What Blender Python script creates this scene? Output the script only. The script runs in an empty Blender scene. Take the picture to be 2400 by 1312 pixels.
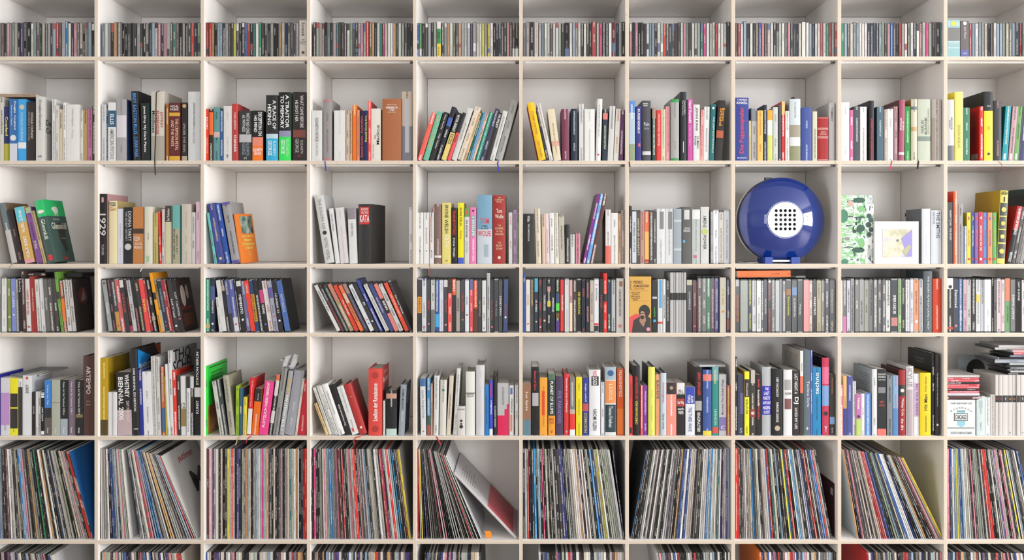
import bpy, math, random, re
from mathutils import Matrix, Vector
R = random.Random(7)
sc = bpy.context.scene
COL = sc.collection
# ---------------------------------------------------------------- scale and camera
# the bookcase front stands at y = 0; one photo pixel on that plane is S metres
S = 0.0014
D = 3.05                      # camera distance
CX, CY = 1221.0, 568.0        # vanishing point of the photograph (px)
ZC = (1560 - CY) * S          # camera height
cam = bpy.data.cameras.new('camera')
cam.sensor_width = 36.0
cam.lens = 36.0 * (D / S) / 2400.0
cam.shift_x = (1200 - CX) / 2400.0
cam.shift_y = (CY - 656) / 2400.0
cam.clip_end = 50
camo = bpy.data.objects.new('camera', cam)
COL.objects.link(camo)
camo.location = (0, -D, ZC)
camo.rotation_euler = (math.pi / 2, 0, 0)
sc.camera = camo
# ---------------------------------------------------------------- world, exposure
sc.view_settings.view_transform = 'Standard'
sc.view_settings.look = 'None'
sc.view_settings.gamma = 1.0
sc.view_settings.use_curve_mapping = False
sc.view_settings.exposure = 0.05
w = bpy.data.worlds.new('World'); sc.world = w
w.use_nodes = True
w.node_tree.nodes['Background'].inputs[0].default_value = (0.86, 0.92, 1.0, 1)
w.node_tree.nodes['Background'].inputs[1].default_value = 1.0
# ---------------------------------------------------------------- daylight in the room's windows
XL, XR, YB, YF, ZT = -6.0, 6.0, 0.3536, -6.2, 3.4      # room: left, right, back (behind the bookcase), far wall behind the camera, ceiling
# (wall, along0, along1, z0, z1, watts)
WIN = [('right', -4.7, -2.1, 0.70, 2.75, 520), ('right', -1.7, -0.4, 0.70, 2.75, 90),
       ('left', -4.6, -2.4, 0.70, 2.75, 160), ('rear', 1.7, 3.3, 0.75, 2.85, 200), ('rear', -1.6, 0.0, 0.75, 2.75, 36)]
def area(name, loc, rot, sx, sy, p):
    l = bpy.data.lights.new(name, 'AREA'); l.shape = 'RECTANGLE'
    l.size = sx; l.size_y = sy; l.energy = p; l.color = (0.96, 0.98, 1.0)
    o = bpy.data.objects.new(name, l); COL.objects.link(o)
    o.location = loc; o.rotation_euler = rot
    return o
for wall, a0, a1, z0, z1, p in WIN:
    m, zz = (a0 + a1) / 2, (z0 + z1) / 2
    if wall == 'right':
        area('window_daylight', (XR + .06, m, zz), (math.pi / 2, 0, math.pi / 2), a1 - a0, z1 - z0, p)
    elif wall == 'left':
        area('window_daylight', (XL - .06, m, zz), (math.pi / 2, 0, -math.pi / 2), a1 - a0, z1 - z0, p)
    else:
        area('window_daylight', (m, YF - .06, zz), (math.pi / 2, 0, 0), a1 - a0, z1 - z0, p)
# ---------------------------------------------------------------- helpers
ALB = .68        # printed colours below are noted as seen under this room's light; this brings them to reflectance
def lin(h):
    if len(h) == 3:
        h = ''.join(c * 2 for c in h)
    v = [int(h[i:i + 2], 16) / 255 for i in (0, 2, 4)]
    return tuple(ALB * (c / 12.92 if c <= .04045 else ((c + .055) / 1.055) ** 2.4) ** 1.14 for c in v)
def rgba(h):
    return (*lin(h), 1.0)
def WX(px, y=0.0):
    return (px - CX) * S * (D + y) / D
def WZ(py, y=0.0):
    return ZC + (CY - py) * S * (D + y) / D
def link(o, parent=None):
    COL.objects.link(o)
    if parent is not None:
        o.parent = parent
    return o
def mobj(name, verts, faces, mat, parent=None, uv=None, col=None, smooth=False):
    me = bpy.data.meshes.new(name)
    me.from_pydata(verts, [], faces)
    for m in (mat if isinstance(mat, (list, tuple)) else [mat]):
        me.materials.append(m)
    if uv is not None:
        l = me.uv_layers.new(name='UVMap')
        flat = [c for f in uv for q in f for c in q]
        l.data.foreach_set('uv', flat)
    if smooth:
        me.polygons.foreach_set('use_smooth', [True] * len(me.polygons))
    o = bpy.data.objects.new(name, me)
    if col:
        o.color = rgba(col)
    return link(o, parent)
def empty(name, loc=(0, 0, 0)):
    o = bpy.data.objects.new(name, None); o.empty_display_size = .05
    o.location = loc
    return link(o)
def tag(o, label, cat, group=None):
    o['label'] = label; o['category'] = cat
    if group:
        o['group'] = group
    return o
def boxgeo(x0, x1, y0, y1, z0, z1):
    v = [(x0, y0, z0), (x1, y0, z0), (x1, y1, z0), (x0, y1, z0), (x0, y0, z1), (x1, y0, z1), (x1, y1, z1), (x0, y1, z1)]
    f = [(0, 1, 5, 4), (1, 2, 6, 5), (2, 3, 7, 6), (3, 0, 4, 7), (4, 5, 6, 7), (3, 2, 1, 0)]
    return v, f
def box(name, x0, x1, y0, y1, z0, z1, mat, parent=None, col=None):
    v, f = boxgeo(x0, x1, y0, y1, z0, z1)
    return mobj(name, v, f, mat, parent, None, col)
def prism(prof, z0, z1):
    """vertical prism from an XY outline (counter-clockwise seen from above)"""
    n = len(prof)
    v = [(x, y, z0) for x, y in prof] + [(x, y, z1) for x, y in prof]
    f = [(i, (i + 1) % n, n + (i + 1) % n, n + i) for i in range(n)]
    f.append(tuple(range(2 * n - 1, n - 1, -1))[::-1]); f.append(tuple(range(n - 1, -1, -1)))
    return v, f
def lathe_y(prof, n=64):
    """surface of revolution round the Y axis; prof = [(r, y)...]"""
    v, f = [], []
    for r, y in prof:
        for i in range(n):
            a = 2 * math.pi * i / n
            v.append((r * math.cos(a), y, r * math.sin(a)))
    for k in range(len(prof) - 1):
        for i in range(n):
            j = (i + 1) % n
            f.append((k * n + i, (k + 1) * n + i, (k + 1) * n + j, k * n + j))
    return v, f
# ---------------------------------------------------------------- materials
class NT:
    def __init__(s, name, rough=.5, spec=.5):
        s.m = bpy.data.materials.new(name); s.m.use_nodes = True
        s.t = s.m.node_tree; s.b = s.t.nodes['Principled BSDF']
        s.b.inputs['Roughness'].default_value = rough
        s.b.inputs['Specular IOR Level'].default_value = spec
    def n(s, typ, **kw):
        nd = s.t.nodes.new(typ)
        for k, v in kw.items():
            setattr(nd, k, v)
        return nd
    def l(s, a, b):
        s.t.links.new(a, b)
    def math(s, op, a, b=None, c=None):
        nd = s.n('ShaderNodeMath', operation=op)
        for i, q in enumerate((a, b, c)):
            if q is None: continue
            if isinstance(q, (int, float)): nd.inputs[i].default_value = q
            else: s.l(q, nd.inputs[i])
        return nd.outputs[0]
    def mix(s, f, a, b, blend='MIX'):
        nd = s.n('ShaderNodeMix', data_type='RGBA', blend_type=blend)
        for i, q in ((0, f), (6, a), (7, b)):
            if isinstance(q, (int, float)): nd.inputs[i].default_value = q
            elif isinstance(q, tuple): nd.inputs[i].default_value = q
            else: s.l(q, nd.inputs[i])
        return nd.outputs[2]
    def attr(s, name, typ='OBJECT'):
        nd = s.n('ShaderNodeAttribute', attribute_type=typ, attribute_name=name)
        return nd
    def noise(s, vec, scale, detail=3, rough=.5):
        nd = s.n('ShaderNodeTexNoise'); nd.inputs['Scale'].default_value = scale
        nd.inputs['Detail'].default_value = detail; nd.inputs['Roughness'].default_value = rough
        if vec is not None: s.l(vec, nd.inputs['Vector'])
        return nd.outputs['Fac']
    def mapping(s, vec, scale):
        nd = s.n('ShaderNodeMapping'); nd.inputs['Scale'].default_value = scale
        s.l(vec, nd.inputs['Vector']); return nd.outputs[0]
    def bump(s, h, strength=.2, dist=.001):
        nd = s.n('ShaderNodeBump'); nd.inputs['Strength'].default_value = strength
        nd.inputs['Distance'].default_value = dist
        s.l(h, nd.inputs['Height']); s.l(nd.outputs[0], s.b.inputs['Normal'])
    def out(s, c):
        s.l(c, s.b.inputs['Base Color']); return s.m

def print_cover(name, rough, spec, letters=900.0):
    """printed paper: Object colour on the spine, 'side' on the boards, tiny unreadable print in 'ink' along the spine"""
    k = NT(name, rough, spec)
    oi = k.n('ShaderNodeObjectInfo')
    ink, side = k.attr('ink'), k.attr('side')
    uv = k.n('ShaderNodeUVMap'); sep = k.n('ShaderNodeSeparateXYZ'); k.l(uv.outputs[0], sep.inputs[0])
    u, v = sep.outputs[0], sep.outputs[1]
    spine = k.math('GREATER_THAN', u, -.5)
    rnd = k.math('MULTIPLY', oi.outputs['Random'], 97.0)
    cell = k.n('ShaderNodeCombineXYZ')
    tk = k.attr('thickness').outputs['Fac']
    off = k.math('MULTIPLY', k.math('ABSOLUTE', k.math('SUBTRACT', u, .5)), tk)
    k.l(k.math('ADD', k.math('FLOOR', k.math('MULTIPLY', v, letters)), rnd), cell.inputs[0])
    k.l(k.math('FLOOR', k.math('MULTIPLY', k.math('MULTIPLY', u, tk), 1000.0)), cell.inputs[1])
    wn = k.n('ShaderNodeTexWhiteNoise', noise_dimensions='2D'); k.l(cell.outputs[0], wn.inputs['Vector'])
    let = k.math('GREATER_THAN', wn.outputs['Value'], .36)
    wd = k.n('ShaderNodeTexWhiteNoise', noise_dimensions='1D')
    k.l(k.math('FLOOR', k.math('MULTIPLY', k.math('ADD', v, rnd), 38.0)), wd.inputs['W'])
    word = k.math('GREATER_THAN', wd.outputs['Value'], .42)
    band = k.math('LESS_THAN', off, k.math('MINIMUM', k.math('MULTIPLY', tk, .22), .0026))
    msk = k.math('MULTIPLY', k.math('MULTIPLY', let, word), k.math('MULTIPLY', band, spine))
    msk = k.math('MULTIPLY', msk, ink.outputs['Alpha'])
    base = k.mix(spine, side.outputs['Color'], oi.outputs['Color'])
    geo = k.n('ShaderNodeNewGeometry')
    wear = k.noise(k.mapping(geo.outputs['Position'], (60, 60, 9)), 3, 4, .6)
    base = k.mix(k.math('MULTIPLY', wear, .06), base, (.3, .295, .29, 1))
    return k.out(k.mix(msk, base, ink.outputs['Color']))
M_COVER = print_cover('printed_cover', .42, .2)
M_GLOSS = print_cover('glossy_printed_sleeve', .22, .3)
def flat(name, rough=.5, spec=.4, metal=0):
    k = NT(name, rough, spec); k.b.inputs['Metallic'].default_value = metal
    oi = k.n('ShaderNodeObjectInfo')
    tc = k.n('ShaderNodeTexCoord')
    nz = k.noise(tc.outputs['Object'], 90, 3)
    return k.out(k.mix(k.math('MULTIPLY', nz, .05), oi.outputs['Color'], (.33, .33, .33, 1)))
M_INK = flat('print_ink', .45, .35)
M_PLASTIC = flat('case_plastic', .28, .35)
M_GLOSSY = flat('glossy_plastic', .06, .6)
M_RIBBON = flat('ribbon_cloth', .7, .2)
def pages():
    k = NT('page_paper', .85, .1)
    tc = k.n('ShaderNodeTexCoord')
    a = k.noise(k.mapping(tc.outputs['Object'], (1400, 14, 14)), 1, 2)
    return k.out(k.mix(a, (.42, .40, .36, 1), (.60, .58, .54, 1)))
M_PAGE = pages()
def photo_print(name, scale, c1, c2, c3):
    k = NT(name, .35, .4)
    tc = k.n('ShaderNodeTexCoord')
    a = k.noise(tc.outputs['Object'], scale, 5, .6)
    r = k.n('ShaderNodeValToRGB'); r.color_ramp.elements[0].position = .35; r.color_ramp.elements[1].position = .65
    r.color_ramp.elements[0].color = rgba(c1); r.color_ramp.elements[1].color = rgba(c3)
    e = r.color_ramp.elements.new(.5); e.color = rgba(c2)
    k.l(a, r.inputs[0]); return k.out(r.outputs[0])
def stuff_sleeves():
    k = NT('sleeve_card', .45, .35)
    a = k.attr('Col', 'GEOMETRY')
    geo = k.n('ShaderNodeNewGeometry')
    nz = k.noise(k.mapping(geo.outputs['Position'], (420, 420, 60)), 1, 3, .7)
    f = k.math('MULTIPLY', k.math('GREATER_THAN', nz, .62), .45)
    return k.out(k.mix(f, a.outputs['Color'], (.62, .61, .6, 1)))
def laminate():
    k = NT('white_laminate', .33, .4)
    tc = k.n('ShaderNodeTexCoord')
    a = k.noise(k.mapping(tc.outputs['Object'], (2, 2, 6)), 4, 4)
    c = k.mix(a, (.845, .805, .77, 1), (.895, .855, .82, 1))
    return k.out(c)
M_LAM = laminate()
def ply():
    """birch plywood edge: pale veneers with darker glue lines, the layers run along the board"""
    k = NT('birch_ply_edge', .55, .25)
    tc = k.n('ShaderNodeTexCoord')
    uv = k.n('ShaderNodeUVMap'); sep = k.n('ShaderNodeSeparateXYZ'); k.l(uv.outputs[0], sep.inputs[0])
    layer = k.math('FRACT', k.math('MULTIPLY', sep.outputs[0], 3.0))
    dark = k.math('GREATER_THAN', layer, .72)
    face = k.math('LESS_THAN', k.math('ABSOLUTE', k.math('SUBTRACT', sep.outputs[0], .5)), .43)
    grain = k.noise(k.mapping(tc.outputs['Object'], (160, 160, 160)), 1, 4, .65)
    spots = k.math('GREATER_THAN', k.noise(k.mapping(tc.outputs['Object'], (30, 30, 30)), 1.4, 3, .7), .70)
    c = k.mix(grain, (.47, .395, .31, 1), (.60, .525, .44, 1))
    c = k.mix(k.math('MULTIPLY', k.math('MULTIPLY', dark, face), .42), c, (.26, .17, .10, 1))
    c = k.mix(k.math('SUBTRACT', 1.0, face), c, (.60, .57, .53, 1))
    c = k.mix(k.math('MULTIPLY', spots, .55), c, (.25, .16, .09, 1))
    return k.out(c)
M_PLY = ply()
def wall_paint(name, c1, c2):
    k = NT(name, .85, .15); tc = k.n('ShaderNodeTexCoord')
    return k.out(k.mix(k.noise(tc.outputs['Object'], 3, 4), c1, c2))
M_WALL = wall_paint('wall_paint', (.62, .61, .6, 1), (.68, .67, .655, 1))
def floor_mat():
    k = NT('floor_boards', .4, .4); tc = k.n('ShaderNodeTexCoord')
    a = k.noise(k.mapping(tc.outputs['Object'], (8, 1, 1)), 6, 5)
    return k.out(k.mix(a, (.30, .22, .15, 1), (.44, .34, .24, 1)))
M_FLOOR = floor_mat()
M_BLUE = None
# ---------------------------------------------------------------- room shell
def struct(o):
    o['kind'] = 'structure'; return o
struct(box('floor', XL, XR, YF, YB + .1, -.08, 0, M_FLOOR))
struct(box('ceiling', XL, XR, YF, YB + .1, ZT, ZT + .1, M_WALL))
struct(box('wall_back', XL, XR, YB + .005, YB + .1, 0, ZT, M_WALL))
def pierced(name, wall, wins):
    """wall panel with real window openings, built from rectangular pieces"""
    lo, hi = (YF, YB + .1) if wall != 'rear' else (XL, XR)
    cuts = sorted({lo, hi, *[q for w_ in wins for q in w_[1:3]]}); zs = sorted({0, ZT, *[q for w_ in wins for q in w_[3:5]]})
    V, F = [], []
    for i in range(len(cuts) - 1):
        for j in range(len(zs) - 1):
            am, zm = (cuts[i] + cuts[i + 1]) / 2, (zs[j] + zs[j + 1]) / 2
            if any(w_[1] < am < w_[2] and w_[3] < zm < w_[4] for w_ in wins): continue
            if wall == 'right': g = boxgeo(XR, XR + .05, cuts[i], cuts[i + 1], zs[j], zs[j + 1])
            elif wall == 'left': g = boxgeo(XL - .05, XL, cuts[i], cuts[i + 1], zs[j], zs[j + 1])
            else: g = boxgeo(cuts[i], cuts[i + 1], YF - .05, YF, zs[j], zs[j + 1])
            b = len(V); V += g[0]; F += [tuple(q + b for q in f) for f in g[1]]
    struct(mobj(name, V, F, M_WALL))
for wname in ('right', 'left', 'rear'):
    pierced('wall_' + wname, wname, [q for q in WIN if q[0] == wname])
for i, (wall, a0, a1, z0, z1, p) in enumerate(WIN):
    root = empty('window_%d' % (i + 1)); struct(root)
    def bar(nm, b0, b1, c0, c1, th=.05):
        if wall == 'right': box(nm, XR - .03, XR + .02, b0, b1, c0, c1, M_INK, root, 'e4e2de')
        elif wall == 'left': box(nm, XL - .02, XL + .03, b0, b1, c0, c1, M_INK, root, 'e4e2de')
        else: box(nm, b0, b1, YF - .02, YF + .03, c0, c1, M_INK, root, 'e4e2de')
    m = (a0 + a1) / 2
    for b0, b1 in ((a0, a0 + .07), (m - .05, m + .05), (a1 - .07, a1)): bar('window_frame', b0, b1, z0, z1)
    for c0, c1 in ((z0, z0 + .07), (z1 - .07, z1), (z0 + (z1 - z0) * .66, z0 + (z1 - z0) * .66 + .07)): bar('window_frame', a0, a1, c0, c1)
    for c in (.22, .44): bar('glazing_bar', a0, a1, z0 + (z1 - z0) * c, z0 + (z1 - z0) * c + .025)
# ---------------------------------------------------------------- the bookcase
PITCH, TH, DEPTH = 248.8, 8.0, .35
SHELF = {'cd': 132.6, 'a': 376.3, 'b': 618.4, 'dvd': 780.0, 'c': 1022.2, 'lp': 1265.8, 'lq': 1509.5}   # top faces (px on the front plane)
TOPS = [-186.0, -28.0] + list(SHELF.values())
case = empty('bookcase', (0, 0, 0))
tag(case, 'wall-filling white laminate bookcase with bare plywood edges holding books, discs and records', 'bookcase')
def board(name, x0, x1, z0, z1, vertical):
    """laminate board; its front edge is a ply strip with UV across the layers"""
    v, f = boxgeo(x0, x1, 0.0, DEPTH, z0, z1)
    e = .0006
    v += [(x0, -e, z0), (x1, -e, z0), (x1, -e, z1), (x0, -e, z1)]
    f = f[1:] + [(8, 9, 11 - 1, 11), (0, 1, 9, 8), (1, 5, 10, 9), (5, 4, 11, 10), (4, 0, 8, 11)]
    uv = [[(0, 0)] * 4 for _ in f]
    q = [(0, 0), (1, 0), (1, 1), (0, 1)]
    uv[5] = q if vertical else [(b, a) for a, b in q]
    o = mobj(name, v, f, [M_LAM, M_PLY], case, uv)
    o.data.polygons[5].material_index = 1
    return o
ztop, zbot = WZ(-194), 0.02
XS = [1221 + PITCH * k for k in range(-5, 6)]
for x in XS:
    board('divider', WX(x - TH / 2), WX(x + TH / 2), zbot, ztop, True)
for r_, y in enumerate(TOPS):
    for c in range(10):
        x0, x1 = WX(XS[c] + TH / 2), WX(XS[c + 1] - TH / 2)
        board('shelf_board', x0 + .0002, x1 - .0002, WZ(y + TH), WZ(y), False)
        if y > 900 or y < 0: continue
        box('support_rail', x0 + .010, x1 - .013, .030, .036, WZ(y + TH) - .0052, WZ(y + TH), M_PLASTIC, case, 'f2f0ec')
        box('rail_bracket', x1 - .0128, x1 - .0005, .026, .040, WZ(y + TH) - .0060, WZ(y + TH), M_PLASTIC, case, '6a6058')
for c in range(10):
    for i in range(len(TOPS) - 1):
        box('back_panel', WX(XS[c] + TH / 2) + .0013, WX(XS[c + 1] - TH / 2) - .0013, DEPTH - .004, DEPTH + .008, WZ(TOPS[i + 1]) + .0013, WZ(TOPS[i] + TH) - .0013, M_LAM, case)
box('plinth', WX(XS[0]), WX(XS[-1]), .03, .05, 0, WZ(1517.5), M_LAM, case)
# ---------------------------------------------------------------- names of colours for the descriptions
NAMED = [('black', '1c1b1b'), ('dark grey', '4a4a4a'), ('grey', '868686'), ('light grey', 'b8b8b6'), ('white', 'e8e8e6'), ('cream', 'e6dcc0'), ('beige', 'd2bea0'),
         ('tan', 'c09a6a'), ('brown', '64483c'), ('dark brown', '3a2a26'), ('maroon', '7a2e3a'), ('red', 'c83230'), ('bright red', 'ea4038'), ('coral', 'ee7a68'), ('orange', 'f08030'),
         ('amber', 'f0b040'), ('yellow', 'f0e030'), ('pale yellow', 'ece690'), ('olive', '8a8a50'), ('lime green', 'b0d040'), ('green', '4aa050'), ('dark green', '2c4f44'), ('pale green', 'b4d0a8'),
         ('bright green', '30e050'), ('teal', '128a88'), ('turquoise', '7ac0be'), ('sky blue', '58a8e0'), ('pale blue', 'b4cce0'), ('blue', '3a5cae'), ('bright blue', '2a8ad0'), ('navy blue', '24304a'),
         ('slate blue', '5a7484'), ('lilac', '9a90c8'), ('purple', '7a4a9a'), ('dark purple', '54406a'), ('mauve', 'b08aa0'), ('pink', 'ee94b0'), ('pale pink', 'f0c8cc'), ('magenta', 'e03a90'), ('terracotta', 'b5704c')]
NAMED = [(n, [int(h[i:i + 2], 16) for i in (0, 2, 4)]) for n, h in NAMED]
def hx(h):
    return h if len(h) == 6 else ''.join(c * 2 for c in h)
def cname(h):
    h = hx(h); v = [int(h[i:i + 2], 16) for i in (0, 2, 4)]
    return min(NAMED, key=lambda q: sum(w_ * (a - b) ** 2 for w_, a, b in zip((2, 3, 2), q[1], v)))[0]
def lum(h):
    r, g, b = lin(h); return .21 * r + .72 * g + .07 * b
def nth(i):
    return str(i) + ('th' if 10 <= i % 100 <= 20 else {1: 'st', 2: 'nd', 3: 'rd'}.get(i % 10, 'th'))
ROWS = {'cd': 'top disc row', 'a': 'upper novel row', 'b': 'lower novel row', 'dvd': 'film row', 'c': 'art book row', 'lp': 'record row'}
COLN = ['first', 'second', 'third', 'fourth', 'fifth', 'sixth', 'seventh', 'eighth', 'ninth', 'tenth']
TEXTS = []          # (font object, frame) to be fitted once all exist
def letter(parent, s, ink, cx, cz, length, height, mode, y):
    """raised-flat lettering on the face y of parent; length runs along the reading direction"""
    cu = bpy.data.curves.new('lettering', 'FONT')
    cu.body = s; cu.align_x = 'CENTER'; cu.align_y = 'CENTER'; cu.resolution_u = 2; cu.offset = .012
    cu.materials.append(M_INK)
    o = link(bpy.data.objects.new('lettering', cu), parent)
    o.color = rgba(ink)
    TEXTS.append((o, cx, cz, length, height, mode, y))
    return o
AX = {'d': ((0, 0, -1), (1, 0, 0)), 'u': ((0, 0, 1), (-1, 0, 0)), 'h': ((1, 0, 0), (0, 0, 1)),
      'r': ((0, 1, 0), (0, 0, 1)), 'l': ((0, -1, 0), (0, 0, 1)), 't': ((1, 0, 0), (0, 1, 0))}
def fit_texts():
    bpy.context.view_layer.update()
    dg = bpy.context.evaluated_depsgraph_get()
    made = {}
    for o, *_ in TEXTS:
        if o.data.body not in made: made[o.data.body] = bpy.data.meshes.new_from_object(o.evaluated_get(dg))
    for i, (o, *rest) in enumerate(TEXTS):
        me = made[o.data.body]
        n = bpy.data.objects.new('lettering', me); n.color = o.color
        link(n, o.parent); n.name = 'lettering'
        TEXTS[i] = (n, *rest)
        bpy.data.objects.remove(o)
    for o, cx, cz, length, height, mode, y in TEXTS:
        xs = [v.co.x for v in o.data.vertices]; ys = [v.co.y for v in o.data.vertices]
        if not xs: continue
        wdt, hgt = max(xs) - min(xs), max(ys) - min(ys)
        if wdt < 1e-6 or hgt < 1e-6: continue
        sx, sy = length / wdt, height / hgt
        sx = min(sx, sy * 1.5); sy = min(sy, sx * 2.6)
        X, Y = Vector(AX[mode][0]), Vector(AX[mode][1]); Z = X.cross(Y)
        mx, my = (max(xs) + min(xs)) / 2, (max(ys) + min(ys)) / 2
        if mode in 'rl': c = Vector((y, cx, cz))
        elif mode == 't': c = Vector((cx, cz, y))
        else: c = Vector((cx, y, cz))
        org = c - X * (mx * sx) - Y * (my * sy)
        o.matrix_local = Matrix(((X.x * sx, Y.x * sy, Z.x, org.x), (X.y * sx, Y.y * sy, Z.y, org.y), (X.z * sx, Y.z * sy, Z.z, org.z), (0, 0, 0, 1)))
def front(t, bulge, x0=0., x1=1., e=0.):
    """front outline of a spine between the fractions x0..x1 of its thickness"""
    if bulge <= 0:
        return [(-t / 2 + t * x0, -e), (-t / 2 + t * x1, -e)]
    pts = []
    for i in range(7):
        f = x0 + (x1 - x0) * i / 6
        pts.append((-t / 2 + t * f, -bulge * (1 - (2 * f - 1) ** 2) - e))
    return pts
def cover_mesh(t, wd, h, b, bulge, z0=0.):
    fr = front(t, bulge)
    prof = fr + [(t / 2, wd), (t / 2 - b, wd), (t / 2 - b, b), (-t / 2 + b, b), (-t / 2 + b, wd), (-t / 2, wd)]
    v, f = prism(prof, z0, h)
    ns = len(fr) - 1
    uv = []
    for i, fc in enumerate(f):
        if i < ns:
            u0, u1 = i / ns, (i + 1) / ns
            uv.append([(u0, z0), (u1, z0), (u1, h), (u0, h)])
        else:
            uv.append([(-1, 0)] * len(fc))
    return v, f, uv
def paint(o, col, side=None, ink=None, p=1.0, tk=.02):
    o['thickness'] = float(tk)
    o.color = rgba(col)
    o['side'] = rgba(side or col)
    if ink is None:
        ink = 'e8e4dc' if lum(col) < .2 else ('8c8884' if lum(col) > .42 else '5a5654')
    o['ink'] = (*lin(ink), p * .8)
def strip(parent, t, h, bulge, f0, f1, col, x0=0., x1=1., name='spine_band'):
    """printed band wrapped over the spine, a hair proud of it"""
    fr = front(t, bulge, x0, x1, .0003); bk = [(x, y + .00025) for x, y in reversed(fr)]
    v, f = prism(fr + bk, h * (1 - f1), h * (1 - f0))
    return mobj(name, v, f, M_INK, parent, None, col)
def disc(parent, t, h, bulge, f, col, r, xo=0.):
    n = 14; c = (xo * t, h * (1 - f)); y = -bulge - .0006
    v = [(c[0] + r * math.cos(2 * math.pi * i / n), y, c[1] + r * math.sin(2 * math.pi * i / n)) for i in range(n)]
    v += [(x, y + .0005, z) for x, _, z in v]
    f = [tuple(range(n)), tuple(range(2 * n - 1, n - 1, -1))] + [(i, n + i, n + (i + 1) % n, (i + 1) % n) for i in range(n)]
    return mobj('round_emblem', v, f, M_INK, parent, None, col)

def volume(kind, t, h, wd, col, side=None, ink=None, pr=1.0):
    """one upright item, origin at the bottom middle of its spine; returns (root, face owner, bulge)"""
    if kind == 'hard':
        b = min(.0028, t * .2); bulge = min(.0028, t * .14)
        v, f, uv = cover_mesh(t, wd, h, b, bulge)
        o = mobj('hardback_book', v, f, M_COVER, None, uv); paint(o, col, side, ink, pr, t)
        pg = boxgeo(-t / 2 + b, t / 2 - b, b + .0005, wd - .004, .004, h - .005)
        mobj('page_block', *pg, M_PAGE, o)
        return o, o, bulge
    if kind == 'paper':
        b = min(.0007, t * .15); bulge = min(.0008, t * .08)
        v, f, uv = cover_mesh(t, wd, h, b, bulge)
        o = mobj('paperback_book', v, f, M_COVER, None, uv); paint(o, col, side, ink, pr, t)
        pg = boxgeo(-t / 2 + b, t / 2 - b, b + .0004, wd - .0008, .0005, h - .0008)
        mobj('page_block', *pg, M_PAGE, o)
        return o, o, bulge
    if kind == 'dvd':
        c = min(.0018, t * .18)
        prof = [(-t / 2 + c, 0.0004), (t / 2 - c, 0.0004), (t / 2, c), (t / 2, wd), (-t / 2, wd), (-t / 2, c)]
        v, f = prism(prof, 0, h)
        o = mobj('dvd_case', v, f, M_PLASTIC, None, None, '1d1d1f' if R.random() < .78 else 'a8aaac')
        v, f, uv = cover_mesh(t + .0002, wd * .94, h - .004, .0004, 0, .003)
        s = mobj('printed_sleeve', v, f, M_GLOSS, o, uv); paint(s, col, side, ink, pr, t)
        return o, s, 0.0
    if kind == 'cd':
        c = t * .12
        prof = [(-t / 2 + c, 0), (t / 2 - c, 0), (t / 2, c), (t / 2, wd), (-t / 2, wd), (-t / 2, c)]
        v, f = prism(prof, 0, h)
        o = mobj('cd_case', v, f, M_PLASTIC, None, None, R.choice(('5a5a5c', '77777a', '48484a', '8a8a8c')))
        tw = t * .8
        v, f = boxgeo(-tw / 2, tw / 2, -.0004, .0001, h * .012, h * .985)
        uv = [[(-1, 0)] * 4 for _ in f]; uv[0] = [(0, 0), (1, 0), (1, h), (0, h)]
        s = mobj('spine_insert', v, f, M_GLOSS, o, uv); paint(s, col, None, ink, pr, t)
        return o, s, 0.0005
COUNT = {}
GROUPS = {'cd': 'discs standing on the top shelf', 'a': 'novels on the upper book shelf', 'b': 'books on the middle shelf', 'dvd': 'films on the film shelf',
          'c': 'art books on the lower book shelf', 'lp': 'records standing on the record shelf'}
CATS = {'hard': 'book', 'paper': 'book', 'dvd': 'film case', 'cd': 'disc case'}
KN = {'hard': 'hardback', 'paper': 'paperback', 'dvd': 'film case', 'cd': 'CD case'}
ITEMS = []          # every standing item: dict with row, column, x, object, words
def place(o, xb0, xb1, row, lean_px, yb, hh, yaw=0.0):
    """stand o on the shelf of a row between the world x limits, leaning by lean (radians, + = to the right)"""
    z = WZ(SHELF[row]) + .0003
    t = (xb1 - xb0)
    if lean_px > 0:
        piv, ox = xb1, -t / 2
    else:
        piv, ox = xb0, t / 2
    a = lean_px
    # rotation about Y: positive angle leans to the right
    m = Matrix.Translation((piv, yb, z)) @ Matrix.Rotation(a, 4, 'Y') @ Matrix.Translation((ox * math.cos(a) if a else ox, 0, 0))
    if yaw:
        m = m @ Matrix.Rotation(yaw, 4, 'Z')
    o.matrix_local = m
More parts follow.
